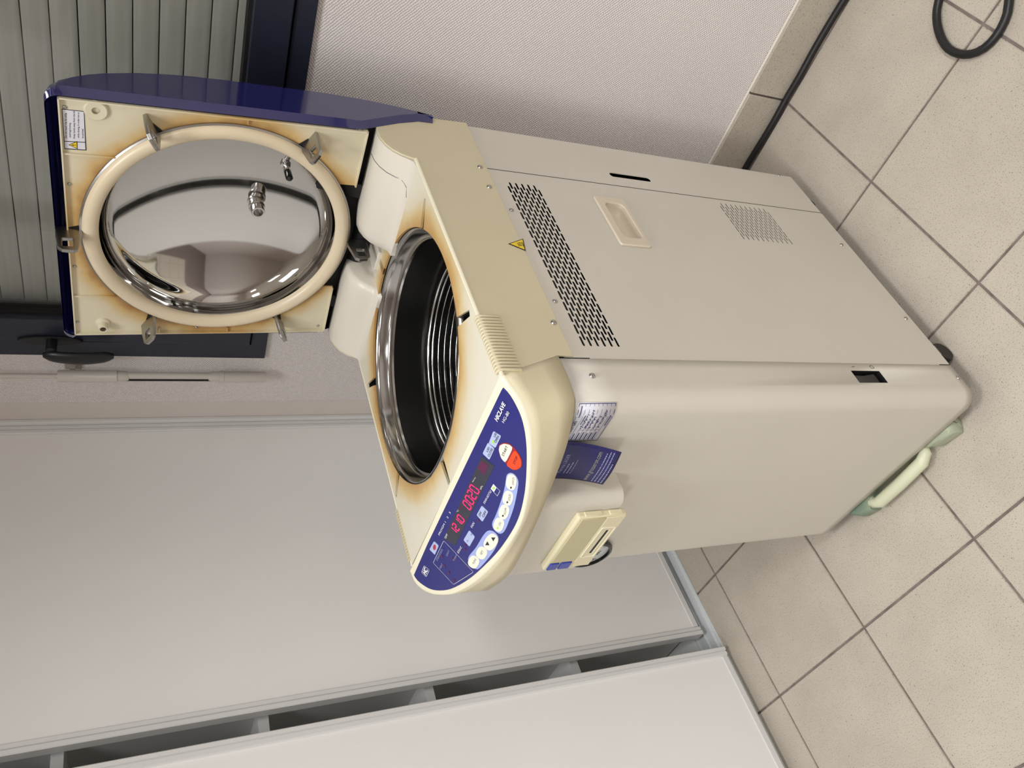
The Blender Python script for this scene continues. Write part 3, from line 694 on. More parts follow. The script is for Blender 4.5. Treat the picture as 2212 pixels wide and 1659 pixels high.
put('hinge_bridge', MB().box((-0.30, 0.545, 0.93), (-0.19, 0.66, 0.9735)).box((-0.268, 0.560, 0.97), (-0.225, 0.655, 0.981)), 'hump_white', cv, bevel=0.002)
put('hinge_shaft', MB().lathe([(0, -0.47), (0.018, -0.47), (0.018, -0.01), (0, -0.01)], (0, 0.625, 1.0), (1, 0, 0), 24), 'black', au)

# ---- pressure vessel
vz = dz(HC[1])
lip = put('chamber_lip', MB().lathe([(HR + 0.004, -0.012), (HR + 0.0015, -0.003), (HR - 0.0015, -0.0015), (HR - 0.0045, -0.004), (HR - 0.006, -0.010), (HR - 0.0075, -0.024), (HR - 0.011, -0.029), (HR - 0.016, -0.030), (HR - 0.0175, -0.036)], (HC[0], HC[1], vz), (0, 0, 1), 96), 'steel_lip', au, smooth=50)
put('lip_seal', MB().lathe([(HR + 0.0005, -0.006), (HR + 0.0012, -0.0018), (HR + 0.0002, -0.0014), (HR - 0.0012, -0.006)], (HC[0], HC[1], vz), (0, 0, 1), 96), 'black', lip)
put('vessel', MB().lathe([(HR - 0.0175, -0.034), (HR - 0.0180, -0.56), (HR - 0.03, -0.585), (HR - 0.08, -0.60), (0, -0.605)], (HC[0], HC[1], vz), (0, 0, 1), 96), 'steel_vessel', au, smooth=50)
for q in PK:
    a = math.radians(q); d = Vector((math.cos(a), math.sin(a), 0)); t = Vector((-d.y, d.x, 0)); o = Vector((HC[0], HC[1], 0))
    pts = [o + d * 0.2145 - t * 0.0075, o + d * 0.266 - t * 0.0075, o + d * 0.266 + t * 0.0075, o + d * 0.2145 + t * 0.0075]
    pts = [Vector((max(DL + 0.002, min(-0.002, p.x)), p.y, 0)) for p in pts]
    up = [Vector((p.x, p.y, dz(p.y) - 0.0042)) for p in pts]; dn = [Vector((p.x, p.y, dz(p.y) - 0.035)) for p in pts]
    put('pocket', MB().loft([up, dn], True, False, True), 'black', au, smooth=0)

# ---- blue membrane panel
mem = []
me_px = [(1083.5, 843), (1085, 838), (1089, 838.5), (1105.6, 859), (1126, 901), (1136, 950), (1137.5, 1008), (1132, 1072), (1116, 1128), (1082.6, 1182), (1049, 1219), (1015, 1249), (981, 1269), (956, 1275), (930, 1272), (905, 1256), (894, 1241), (895, 1235)]
mem = [pp(p, 0.0017) for p in me_px]
memc = catmull(mem, 90)
mp_ = put('control_panel', MB().prism(memc, NP * 0.0006), 'blue_membrane', au, smooth=0)
def cp(x, y, lift=0.0024): return pp((x, y), lift)
def zA(x, y): return (880 + x * 0.14463, 820 + y * 0.14463)       # close-up readings back to photo pixels
def zB(x, y): return (880 + x * 0.16883, 1020 + y * 0.16883)
def rounded(pts, r=0.25):
    out = []; n = len(pts)
    for i in range(n):
        a, b, c = pts[i - 1], pts[i], pts[(i + 1) % n]
        for k in range(5):
            t = k / 4; out.append(b.lerp(a, r) * (1 - t) ** 2 + b * 2 * t * (1 - t) + b.lerp(c, r) * t * t)
    return out
def key(name, px, zf, mat, lift=0.0009, r=0.22, smoothed=False):
    pts = [cp(*zf(*p), 0.0023) for p in px]
    pts = rounded(pts, r) if not smoothed else catmull(pts + [pts[0]], 110)[:-1]
    return put(name, MB().prism(pts, NP * lift), mat, mp_, smooth=0)
key('lid_open_key', [(1290, 765), (1405, 840), (1320, 1018), (1220, 945)], zA, 'key_blue', r=0.12)
key('lid_close_key', [(1208, 938), (1305, 1030), (1230, 1195), (1128, 1100)], zA, 'key_blue', r=0.12)
key('start_surround', [(1364, 1055), (1378, 976), (1445, 944), (1534, 962), (1640, 1068), (1708, 1200), (1706, 1296), (1640, 1345), (1562, 1340), (1482, 1255), (1404, 1172)], zA, 'ink_crimson', lift=0.0004, smoothed=True)
key('start_key', [(1370, 1050), (1385, 980), (1450, 952), (1530, 970), (1582, 1018), (1470, 1243), (1405, 1170)], zA, 'key_white', r=0.3)
key('stop_key', [(1602, 1045), (1665, 1115), (1706, 1205), (1704, 1295), (1640, 1342), (1565, 1336), (1496, 1285), (1490, 1252)], zA, 'key_red', r=0.3)
key('mode_strip', [(1262, 100), (1275, 35), (1315, 8), (1365, 22), (1412, 85), (1420, 170), (1372, 420), (1300, 630), (1245, 750), (1195, 785), (1140, 762), (1095, 705), (1090, 640), (1135, 545), (1205, 350), (1248, 190)], zB, 'key_ring', lift=0.0005, smoothed=True)
key('set_strip', [(778, 1120), (795, 1065), (880, 960), (965, 820), (1025, 752), (1090, 750), (1150, 800), (1168, 870), (1120, 985), (1030, 1110), (930, 1220), (885, 1238), (830, 1205)], zB, 'key_ring', lift=0.0005, smoothed=True)
def oval(name, c, d1, d2, mat='key_white'):
    c = Vector((*c, 0)); d1 = Vector((*d1, 0)); d2 = Vector((*d2, 0)); pts = []
    for k in range(24):
        t = 2 * PI * k / 24; cs, sn = math.cos(t), math.sin(t); f = (abs(cs) ** 2.6 + abs(sn) ** 2.6) ** (-1 / 2.6); q = c + d1 * (cs * f) + d2 * (sn * f); pts.append((q.x, q.y))
    P_ = [cp(*zB(*p), 0.0027) for p in pts]; return put(name, MB().prism(P_, NP * 0.0010), mat, mp_, smooth=0)
oval('mode_key', (1335, 125), (20, -95), (62, 30)); oval('mode_key', (1292, 328), (24, -88), (60, 28)); oval('mode_key', (1240, 505), (30, -85), (58, 30)); oval('mode_key', (1175, 668), (30, -80), (58, 34))
oval('set_key', (853, 1145), (36, -66), (58, 40)); oval('set_key', (955, 1030), (36, -66), (58, 40)); oval('arrow_key', (1073, 890), (62, -86), (60, 52))
key('exhaust_key', [(795, 740), (868, 825), (798, 950), (722, 865)], zB, 'key_blue', r=0.12)
key('fan_key', [(955, 425), (1038, 505), (965, 632), (890, 545)], zB, 'key_blue', r=0.12)
key('power_key', [(345, 880), (405, 940), (355, 1055), (287, 985)], zB, 'key_blue', r=0.12)
ledw = put('led_window', MB().prism([cp(*p, 0.0023) for p in ((959, 1163), (983, 1179), (1068.5, 1007), (1041, 985))], NP * 0.0004), 'led_window', mp_, smooth=0)
pr = Print(); Z3 = 0.0038
def ptxt(P_, body, bl, br, h, zf, lift=Z3, bold=0.0, shear=0.0):
    """h = photo-space offset (close-up px) from baseline to cap height"""
    a = cp(*zf(*bl), lift); b = cp(*zf(*br), lift); c = cp(*zf(bl[0] + h[0], bl[1] + h[1]), lift); P_.text(body, a, b, c, NP, 0.0, bold, shear)
ptxt(pr, 'HICLAVE', (1345, 635), (1475, 365), (-52, -42), zA, bold=0.03, shear=0.25)
ptxt(pr, 'HG-80', (1443, 655), (1527, 500), (-36, -32), zA, bold=0.0)
ptxt(pr, 'PROGM 1   2   3', (412, 812), (556, 520), (-18, -18), zB)
ptxt(pr, 'TEMP', (492, 860), (518, 800), (-18, -18), zB)
ptxt(pr, 'FAN', (832, 718), (862, 655), (-24, -22), zB); ptxt(pr, 'EXHT.', (655, 1042), (707, 962), (-20, -24), zB)
ptxt(pr, 'DRAIN BOTTLE', (990, 410), (1078, 248), (-20, -22), zB)
ptxt(pr, 'hour:min', (838, 130), (876, 70), (-12, -12), zB); ptxt(pr, 'kPa', (942, 225), (966, 180), (-16, -16), zB)
ptxt(pr, '°C', (640, 520), (660, 490), (-14, -14), zB)
PEN = [cp(*zB(*p), 0.0026) for p in ((465, 875), (845, 1278), (590, 1438), (330, 1160))]
pr.path(rounded(PEN, 0.05), 0.0005, NP, 0.0, True)
LG = [cp(*zB(*p), 0.0026) for p in ((215, 1195), (280, 1252), (240, 1340), (180, 1282))]; pr.path(rounded(LG, 0.15), 0.0007, NP, 0.0, True)
ptxt(pr, 'HC', (236, 1325), (266, 1252), (-46, -42), zB, 0.0026, bold=0.05, shear=0.2)
DBX = [cp(*zB(*p), 0.0026) for p in ((1140, 195), (1185, 240), (1150, 305), (1105, 255))]; pr.path(DBX, 0.0005, NP, 0.0, True)
pr.poly([cp(*zB(*p), 0.0026) for p in ((1100, 150), (1140, 195), (1105, 255), (1065, 212))], NP, 0.0)
pr.build('lettering_white', 'ink_white', mp_)
pr = Print()
ptxt(pr, 'STER/DISSOL', (385, 1140), (460, 990), (-20, -18), zB); ptxt(pr, 'EXHT.', (512, 1080), (545, 1005), (-18, -18), zB)
ptxt(pr, 'WARM', (592, 1145), (637, 1072), (-14, -18), zB); ptxt(pr, 'HEAT', (425, 1242), (458, 1182), (-18, -18), zB)
for c in ((815, 800), (768, 880)):
    s_ = -1 if c[0] < 800 else 1; pr.poly([cp(*zB(c[0] + x, c[1] + y), Z3) for x, y in ((4 * s_, -22 * s_), (14, 8 * s_), (-14, 8 * s_))], NP, 0.0)
pr.build('lettering_faint', 'ink_soft', mp_)
pr = Print()
for body, bl, br, h, zf in (('LID', (1310, 865), (1335, 805), (-26, -18), zA), ('OPEN', (1325, 950), (1372, 855), (-30, -22), zA), ('LID', (1200, 1085), (1228, 1020), (-26, -18), zA), ('CLOSE', (1222, 1160), (1278, 1040), (-28, -22), zA),
                            ('START', (1440, 1150), (1505, 1005), (-34, -22), zA), ('STOP', (1605, 1275), (1650, 1160), (-32, -22), zA),
                            ('DISSOL', (1362, 165), (1368, 65), (-26, -8), zB), ('SOLID', (1312, 370), (1326, 285), (-28, -8), zB), ('AGAR', (1258, 550), (1272, 458), (-28, -8), zB), ('LIQ', (1192, 690), (1204, 645), (-30, -10), zB),
                            ('FUNC', (853, 1180), (888, 1112), (-22, -18), zB), ('SET', (950, 1062), (975, 1012), (-22, -18), zB), ('ON/', (930, 575), (950, 515), (-24, -22), zB), ('OFF', (975, 585), (1015, 510), (-24, -22), zB)):
    ptxt(pr, body, bl, br, h, zf)
for (x, y), sg in (((1030, 922), -1), ((1092, 848), 1)):
    ux, uy, rx, ry_ = -26 * sg, -16 * sg, 14, -26
    pr.poly([cp(*zB(x + ux * 0.8, y + uy * 0.8), Z3), cp(*zB(x - ux * 0.8 - rx, y - uy * 0.8 - ry_), Z3), cp(*zB(x - ux * 0.8 + rx, y - uy * 0.8 + ry_), Z3)], NP, 0.0)
for c in ((1325, 198), (1278, 385), (1222, 558)): pr.poly([cp(*zB(c[0] + 12 * math.cos(t), c[1] + 14 * math.sin(t)), Z3) for t in [k * PI / 5 for k in range(10)]], NP, 0.0)
pr.build('lettering_dark', 'ink_dark', mp_)
pr = Print()
for c in ((1155, 715), (1100, 205)): pr.poly([cp(*zB(c[0] + 13 * math.cos(t), c[1] + 17 * math.sin(t)), Z3) for t in [k * PI / 5 for k in range(10)]], NP, 0.0)
pr.poly([cp(*zA(1278 + 16 * math.cos(t), 932 + 26 * math.sin(t)), Z3) for t in [k * PI / 5 for k in range(10)]], NP, 0.0)
pr.build('indicator_green', 'led_green', mp_)
pr = Print(); pr.poly([cp(*zA(*p), 0.0029) for p in ((1110, 1205), (1210, 1290), (1140, 1430), (1045, 1320))], NP, 0.0)
for (x, y) in ((905, 620), (575, 1105), (440, 1080), (470, 1200), (530, 1290), (595, 1385), (740, 935), (735, 990), (680, 460)): pr.poly([cp(*zB(x + 12 * math.cos(t), y + 20 * math.sin(t)), 0.0029) for t in [k * PI / 5 for k in range(10)]], NP, 0.0)
pr.build('indicator_off', 'ink_maroon', mp_)
pr = Print(); pr.poly([cp(*zB(345 + 18 * math.cos(t), 962 + 36 * math.sin(t)), Z3) for t in [k * PI / 6 for k in range(12)]], NP, 0.0); pr.build('power_mark', 'ink_red', mp_)
SEG = {'0': 'abcdef', '1': 'bc', '2': 'abged'}
def seven(P_, ch, tl, tr, bl, br):
    tl, tr, bl, br = (Vector(q) for q in (tl, tr, bl, br))
    def at(u, v): return (tl * (1 - u) + tr * u) * v + (bl * (1 - u) + br * u) * (1 - v)
    g = 0.09; w_ = (tr - tl).length * 0.20
    e = {'a': ((g, 1), (1 - g, 1)), 'b': ((1, 1 - g / 2), (1, .5 + g / 2)), 'c': ((1, .5 - g / 2), (1, g / 2)), 'd': ((g, 0), (1 - g, 0)), 'e': ((0, g / 2), (0, .5 - g / 2)), 'f': ((0, .5 + g / 2), (0, 1 - g / 2)), 'g': ((g, .5), (1 - g, .5))}
    for s_ in SEG[ch]: P_.line(at(*e[s_][0]), at(*e[s_][1]), w_, NP, 0.0)
pr = Print()
def display(txt, t0, t1, b0, b1, dot=None):
    T0, T1, B0, B1 = (cp(*zB(*q), 0.0031) for q in (t0, t1, b0, b1)); n = len(txt)
    for i, ch in enumerate(txt):
        u0 = i / n + 0.12 / n; u1 = (i + 1) / n - 0.22 / n
        seven(pr, ch, T0.lerp(T1, u0), T0.lerp(T1, u1), B0.lerp(B1, u0), B0.lerp(B1, u1))
    for u, v in dot or ():
        q = (T0.lerp(T1, u)).lerp(B0.lerp(B1, u), v); pr.poly([q + (T1 - T0).normalized() * (0.0008 * math.cos(k)) + (B0 - T0).normalized() * (0.0008 * math.sin(k)) for k in range(6)], NP, 0.0)
display('1210', (538, 745), (660, 525), (612, 815), (738, 600), ((0.74, 0.98),))
display('0020', (705, 405), (818, 140), (795, 495), (930, 222), ((0.5, 0.30), (0.5, 0.70)))
pr.build('led_digits', 'led_pink', mp_)

# ---- the lid, raised on its hinge (u across, v up the plate, w out of the plate)
LP0 = Vector((-0.2357, 0.5730, 1.4909)); LV = Vector((0, -0.0267, 0.434)).normalized(); LN = Vector((0, -LV.z, LV.y)); LU = Vector((1, 0, 0))
def lp(u, v, w=0.0): return LP0 + LU * u + LV * v + LN * w
def lq(p, w=0.0):
    d = onplane(p, LP0 + LN * w, LN) - LP0; return (d.x, d.dot(LV))
LIDM = frame(LP0, LU, LV, LN)
K = 1.0348; RCV = -0.2315 * K; RO = 0.2117 * K                       # gasket centre (v) and outer radius
stain_mat('lid_plastic', (222, 214, 188), (206, 174, 114), (150, 98, 44), (0, 1), (0.0, RCV), RO * 0.955, RO * 1.26, 0.35, 1500)
simple('gasket', (226, 211, 182), 0.32, var=0.05)
prof = [(.0165, .003), (.0162, .0045), (.0150, .0065), (.0125, .0095), (.008, .0135), (.003, .0165), (-.002, .019), (-.022, .0345), (-.040, .0455), (-.058, .0535), (-.102, .067), (-.147, .0755), (-.1875, .0795), (-.243, .0817), (-.3155, .0821), (-.392, .0825), (-.439, .0793), (-.47, .076), (-.512, .0695), (-.5527, .0607), (-.58, .0471)]
rows = []
for v, D in prof:
    U = 0.2490
    rr_ = 0.0185; dv = v - (0.0165 - rr_)
    if dv > 0: U = 0.2490 - rr_ + math.sqrt(max(0.0, rr_ ** 2 - dv ** 2))
    wf = 0.004 if v > -0.44 else max(-0.042, 0.004 - (-0.44 - v) * 0.45)
    D = max(D, 0.0035 - wf); bulge = 0.030 * max(0.0, min(1.0, (0.0165 - v) / 0.10))
    half = [(U - 0.0105, wf), (U - 0.0095, wf + 0.0005), (U, wf - 0.010 if D > 0.018 else wf - 0.003), (U, -(D - 0.002) if D > 0.018 else wf - 0.004), (U - 0.003, -D), (U * 0.9, -D - bulge * 0.25), (U * 0.7, -D - bulge * 0.62), (U * 0.35, -D - bulge * 0.93)]
    rows.append([lp(u, v, w_) for u, w_ in half] + [lp(0, v, -D - bulge)] + [lp(-u, v, w_) for u, w_ in half[::-1]])
lid = put('lid', MB().loft(rows, True, True, False), 'blue_shell', au, smooth=38)
# drop the front faces so the shell is hollow towards the plate
bm = bmesh.new(); bm.from_mesh(lid.data)
kill = [f for f in bm.faces if f.normal.dot(LN) > 0.6 and f.calc_area() > 0.0004 and max(abs((v.co - LP0).x) for v in f.verts) - min(abs((v.co - LP0).x) for v in f.verts) < 0.01 and min((v.co - LP0).x for v in f.verts) * max((v.co - LP0).x for v in f.verts) < 0]
bmesh.ops.delete(bm, geom=kill, context='FACES'); bm.to_mesh(lid.data); bm.free()
tr_ = []
for v in (0.0160, 0.0158):
    pass
put('lid_inner_rim', MB().loft([[lp(-0.2375, -0.43, 0.0035), lp(-0.2375, -0.002, 0.0035), lp(-0.2325, 0.0105, 0.0035), lp(-0.224, 0.0145, 0.0035), lp(0.224, 0.0145, 0.0035), lp(0.2325, 0.0105, 0.0035), lp(0.2375, -0.002, 0.0035), lp(0.2375, -0.43, 0.0035)],
     [lp(-0.2365, -0.43, -0.03), lp(-0.2365, -0.008, -0.03), lp(-0.2315, 0.003, -0.022), lp(-0.223, 0.0065, -0.018), lp(0.223, 0.0065, -0.018), lp(0.2315, 0.003, -0.022), lp(0.2365, -0.008, -0.03), lp(0.2365, -0.43, -0.03)]]), 'blue_shell', lid, smooth=0)
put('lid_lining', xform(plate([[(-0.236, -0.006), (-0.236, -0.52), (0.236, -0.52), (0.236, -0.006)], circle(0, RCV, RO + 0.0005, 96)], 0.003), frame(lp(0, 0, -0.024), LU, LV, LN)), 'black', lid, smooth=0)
# inner plate
rh = RO - 0.004; a1 = math.asin(0.115 / rh); a2 = math.asin(0.125 / rh)
arc = [(rh * math.sin(t), RCV - rh * math.cos(t)) for t in [-a1 - (2 * PI - a1 - a2) * k / 90 for k in range(91)]]
pts = [(-0.2365, 0.0), (-0.2365, -0.4545), (-0.1150, -0.4520)] + arc + [(0.1250, -0.4520), (0.2360, -0.4515), (0.2360, 0.0)]
pm = plate([pts], 0.003)
plt_ = put('inner_plate', xform(pm, frame(lp(0, 0, 0.0), LU, LV, LN)), 'lid_plastic', lid, smooth=0)
# the stain texture must run in plate coordinates: keep the mesh in plate axes
plt_.data.transform(LIDM.inverted()); plt_.matrix_local = LIDM
def lidpart(name, mb, mat, bev=0.0, par=None, smooth=40):
    """geometry given directly in plate axes (u, v, w)"""
    return put(name, mb, mat, par or lid, bevel=bev, smooth=smooth, mw=LIDM)
def border(lst, h, t):
    mb = MB()
    for (a, b) in zip(lst, lst[1:]):
        a, b = Vector((*a, 0)), Vector((*b, 0)); d = (b - a).normalized(); s_ = Vector((-d.y, d.x, 0)) * t
        mb.prism([a, b, b + s_, a + s_], (0, 0, h))
    return mb
lidpart('plate_rim', border([(0.1250, -0.4515), (0.2360, -0.4515), (0.2360, 0.0), (-0.2365, 0.0), (-0.2365, -0.4540), (-0.1150, -0.4520)], 0.0065, 0.0022), 'lid_plastic', smooth=0)
for u in (0.1435, -0.1440): lidpart('plate_rib', MB().box((u - 0.0012, RCV + math.sqrt(RO ** 2 - u * u) - 0.002, 0), (u + 0.0012, -0.001, 0.004)), 'lid_plastic', smooth=0)
for u, v in ((0.2345, -0.258), (-0.2350, -0.262), (-0.2350, -0.14)): lidpart('plate_rib', MB().box((u - 0.010 if u > 0 else u, v - 0.0012, 0), (u if u > 0 else u + 0.012, v + 0.0012, 0.004)), 'lid_plastic', smooth=0)
for p in ((140, 231), (150, 397), (161, 575), (168, 695), (459, 246), (777, 281), (687, 703), (424, 707)):
    u, v = lq(p); o = put('screw', scm, 'screw_steel', lid, smooth=50, mw=LIDM @ Matrix.Translation((u, v, 0.0003)) @ Matrix.Rotation(-PI / 2, 4, 'Y') @ Matrix.Scale(0.72, 4))
u, v = lq((207, 235)); bo = lidpart('boss', MB().lathe([(0.0055, 0.002), (0.0058, 0.0045), (0.0142, 0.005), (0.0160, 0.003), (0.0160, 0)], (u - 0.001, v, 0), (0, 0, 1), 32), 'lid_plastic')
lidpart('boss_hole', MB().lathe([(0, 0.0022), (0.0057, 0.0022)], (u - 0.001, v, 0), (0, 0, 1), 20), 'black', par=bo)
u, v = lq((222, 697)); bo = lidpart('post', MB().lathe([(0.0125, 0), (0.0115, 0.004), (0.0085, 0.006), (0.0080, 0.017), (0.0072, 0.018), (0.0052, 0.0175)], (u, v, 0), (0, 0, 1), 28), 'lid_plastic')
lidpart('post_hole', MB().lathe([(0, 0.0165), (0.0053, 0.0178)], (u, v, 0), (0, 0, 1), 20), 'black', par=bo)
# gasket and dome
C0 = (0, RCV, 0)
gk = lidpart('gasket', MB().lathe([(RO + 0.001, -0.004), (RO + 0.0004, 0.004), (RO - 0.0025, 0.0090), (RO - 0.007, 0.0118), (RO - 0.0125, 0.0118), (RO - 0.0185, 0.0095), (RO - 0.0230, 0.0060), (RO - 0.0250, 0.002), (RO - 0.0240, -0.004)], C0, (0, 0, 1), 120), 'gasket', smooth=60)
lidpart('gasket_band', MB().lathe([(RO + 0.0035, -0.001), (RO + 0.0030, 0.0030), (RO + 0.0005, 0.0045)], C0, (0, 0, 1), 120), 'steel_bracket', par=lid)
RD = RO - 0.0236; dp = [(RD, -0.003), (RD - 0.0006, -0.012)]
kc = 0.040; z0 = -0.014
for k in range(1, 15):
    t = math.radians(66) * k / 14; dp.append((RD - 0.0006 - kc * (1 - math.cos(t)), z0 - kc * math.sin(t)))
rk, zk = dp[-1]; ang = math.radians(90 - 66); RS = rk / math.sin(ang)
for k in range(1, 25):
    t = ang * (1 - k / 24); dp.append((RS * math.sin(t), zk - RS * (math.cos(t) - math.cos(ang))))
dome = lidpart('dome', MB().lathe(dp, C0, (0, 0, 1), 160), 'steel_dome', smooth=180)
def dome_w(u, v):
    r = math.hypot(u, v - RCV)
    for (r0, w0), (r1, w1) in zip(dp, dp[1:]):
        if r1 <= r <= r0: return w1 + (w0 - w1) * (r - r1) / max(1e-9, r0 - r1)
    return dp[-1][1]
def dome_at(p):
    w_ = -0.07
    for _ in range(6): u, v = lq(p, w_); w_ = dome_w(u, v)
    return u, v, w_
u, v, w_ = dome_at((552, 436)); pf = lidpart('pipe_fitting', MB().lathe([(0.0145, -0.004), (0.0145, 0.002), (0.0120, 0.0025), (0.0120, 0.0125), (0.0145, 0.0135), (0.0145, 0.0165), (0.0120, 0.0175), (0.0118, 0.031), (0.0112, 0.032), (0.0085, 0.032), (0.0085, 0.016), (0, 0.016)], (u, v, w_), (0, 0, 1), 32), 'steel')
u, v, w_ = dome_at((616, 354)); pf = lidpart('temperature_probe', MB().lathe([(0.0085, -0.004), (0.0085, 0.005), (0.0045, 0.006), (0.0040, 0.018), (0.0062, 0.019), (0.0062, 0.023), (0.0040, 0.024)], (u, v, w_), (0, 0, 1), 20), 'steel')
lidpart('probe_sleeve', MB().lathe([(0.0042, 0.022), (0.0062, 0.0235), (0.0062, 0.042), (0.0045, 0.0445), (0, 0.045)], (u, v, w_), (0, 0, 1), 20), 'black_gloss', par=lid)
# six locking brackets
bmesh_ = xform(plate([[(0.218, -0.003), (0.256, -0.003), (0.256, 0.022), (0.253, 0.048), (0.247, 0.054), (0.231, 0.056), (0.225, 0.052), (0.218, 0.016)], rrect(0.231, 0.026, 0.2465, 0.046, 0.002)], 0.0065, 0.0008), Matrix.Translation((0, 0, 0.00325)))
xform(bmesh_, frame((0, 0, 0), (1, 0, 0), (0, 0, 1), (0, -1, 0)))
shadow_mesh = MB().prism([(0.2225, -0.009, 0.0004), (0.2385, -0.0035, 0.0004), (0.2385, 0.0045, 0.0004), (0.2225, 0.010, 0.0004)], (0, 0, 0.0006)).mesh('pocket')  # flat black patch: the bracket's shadow laid on the plate as colour
for q in PK:
    mw = LIDM @ Matrix.Translation((0, RCV, 0)) @ Matrix.Rotation(math.radians(q), 4, 'Z')
    put('locking_bracket', bmesh_, 'steel_bracket', lid, mw=mw, smooth=30)
    if q not in (270,): put('bracket_shadow_patch', shadow_mesh, 'black', lid, mw=mw, smooth=0)
# warning sticker
def lw(x, y, w_=0.0008): u, v = lq((60 + x * 0.38573, 120 + y * 0.38573), w_); return lp(u, v, w_)
ws = put('warning_sticker', MB().prism([lw(190, 298, .0003), lw(316, 312, .0003), lw(328, 531, .0003), lw(205, 523, .0003)], LN * 0.0003), 'ink_black', lid, smooth=0)
pr = Print(); cs = [(194, 302), (313, 315), (323, 527), (208, 519)]
pr.poly([lw(*q) for q in ((194, 302), (313, 315), (320.5, 484), (206, 478))], LN, 0.0); pr.poly([lw(*q) for q in ((206.5, 482), (320.7, 488), (323, 527), (208, 519))], LN, 0.0); pr.build('sticker_field', 'sticker_white', ws)
pr = Print()
for k, (tx, y1, y0) in enumerate((('-Do not touch the lid while', 466, 322), ('  opening/closing.', 466, 376), ('-Keep hands away from the lid', 468, 312), ('  while closing, in order not to', 468, 318), ('  be pinched.', 468, 410))):
    x = 219 + k * 24; pr.text(tx.strip(), lw(x + 0.8, y1 - (0 if tx[0] == '-' else 6), .0011), lw(x, y0, .0011), lw(x - 13, y1 - (0 if tx[0] == '-' else 6), .0011), LN, 0.0, 0.004)
for a in ((230, 502), ): pr.poly([lw(*q, .0011) for q in ((228, 500), (277, 479), (279, 524))], LN, 0.0)
pr.build('sticker_print', 'ink_black', ws)
pr = Print(); pr.poly([lw(*q, .0013) for q in ((235, 500), (273, 484), (274.5, 519))], LN, 0.0); pr.build('sticker_triangle', 'yellow', ws)
pr = Print(); pr.line(lw(246, 501, .0015), lw(261, 502, .0015), 0.0013, LN, 0.0); pr.line(lw(265, 502, .0015), lw(269, 502, .0015), 0.0013, LN, 0.0); pr.build('sticker_mark', 'ink_black', ws)
# hinge arms in the dark behind the housings
for a in (-0.115, -0.385): put('hinge_arm', MB().prism([Vector((a, 0.60, 0.985)), Vector((a, 0.648, 0.985)), Vector((a, 0.652, 1.10)), Vector((a, 0.628, 1.10))], (-0.03, 0, 0)), 'black', lid, bevel=0.002)
# casters
for (a, b) in ((-0.014, 0.120), (-0.455, 0.12), (-0.03, 0.60), (-0.44, 0.60)):
    c = put('caster', MB().lathe([(0, -0.012), (0.020, -0.012), (0.0215, -0.009), (0.0215, 0.009), (0.020, 0.012), (0, 0.012)], (a, b, 0.0217), (1, 0, 0), 28), 'caster', au)
    put('fork', MB().box((a - 0.016, b - 0.012, 0.022), (a - 0.0125, b + 0.012, H0)).box((a - 0.016, b - 0.012, 0.0435 - 0.004), (a + 0.014, b + 0.012, H0)), 'screw_steel', c, smooth=0)

# ================================================================ OTHER THINGS
# wire basket standing in the chamber
bk = tag(empty('wire_basket', l2w((HC[0], HC[1], 0.372)), TH), 'round stainless wire basket standing inside the open chamber', 'basket')
BR = 0.186; bz0, bz1 = 0.004, 0.497
def ringt(r, z, t, n=72): return MB().tube([Vector((r * math.cos(2 * PI * k / n), r * math.sin(2 * PI * k / n), z)) for k in range(n)], t, 6, closed=True)
for z, t in ((bz1, 0.0034), (bz1 - 0.0085, 0.0026)): put('rim_ring', ringt(BR, z, t, 96), 'steel_wire', bk, smooth=60)
wr = MB()
for k in range(28):
    q = ringt(BR - 0.001, bz1 - 0.020 - k * 0.0125, 0.0011 if k % 2 else 0.0015, 64); wr.add(q.v, q.f)
tag(put('hoop_wires', wr.mesh('hoops', merge=False), 'steel_wire', bk, smooth=60), kind='stuff')
wr = MB()
for k in range(88):
    t = 2 * PI * k / 88; d = Vector((math.cos(t), math.sin(t), 0)); q = MB().tube([d * BR + Vector((0, 0, bz1)), d * BR + Vector((0, 0, bz0 + 0.01)), d * (BR - 0.01) + Vector((0, 0, bz0)), d * 0.03 + Vector((0, 0, bz0))], 0.0012, 5); wr.add(q.v, q.f)
tag(put('upright_wires', wr.mesh('uprights', merge=False), 'steel_vessel', bk, smooth=60), kind='stuff')

# drain bottle pushed under the front
bo = tag(empty('drain_bottle', l2w((-0.235, 0.06, 0)), TH), 'flat greenish translucent drain bottle with a pale handle under the autoclave front', 'bottle')
def bt(a, b, z): return Vector((a + 0.235, b - 0.06, z))
out = [(-0.072, 0.10), (-0.072, 0.004), (-0.082, -0.012), (-0.128, -0.008), (-0.150, 0.004), (-0.170, 0.012), (-0.300, 0.010), (-0.318, -0.004), (-0.330, -0.022), (-0.362, -0.016), (-0.382, 0.000), (-0.388, 0.012), (-0.388, 0.10)]
rw = []
for z, s in ((0.0, 0.97), (0.004, 0.995), (0.014, 1.0), (0.026, 0.99), (0.033, 0.965), (0.036, 0.93)): rw.append([bt(-0.23 + (a + 0.23) * s, 0.05 + (b - 0.05) * s, z) for a, b in out])
put('tank', MB().loft(rw, True, True, True), 'bottle_plastic', bo, smooth=60)
put('handle', MB().tube([bt(*q) for q in ((-0.155, 0.012, 0.022), (-0.158, -0.004, 0.026), (-0.172, -0.013, 0.028), (-0.24, -0.017, 0.028), (-0.302, -0.018, 0.028), (-0.318, -0.010, 0.026), (-0.322, 0.006, 0.022))], [0.010, 0.0118, 0.0128, 0.0128, 0.0128, 0.0118, 0.010], 14), 'bottle_handle', bo, smooth=60)
put('inner_green', MB().box(bt(-0.31, 0.014, 0.008), bt(-0.16, 0.03, 0.0375)), 'bottle_green', bo, bevel=0.003)  # green block behind the handle
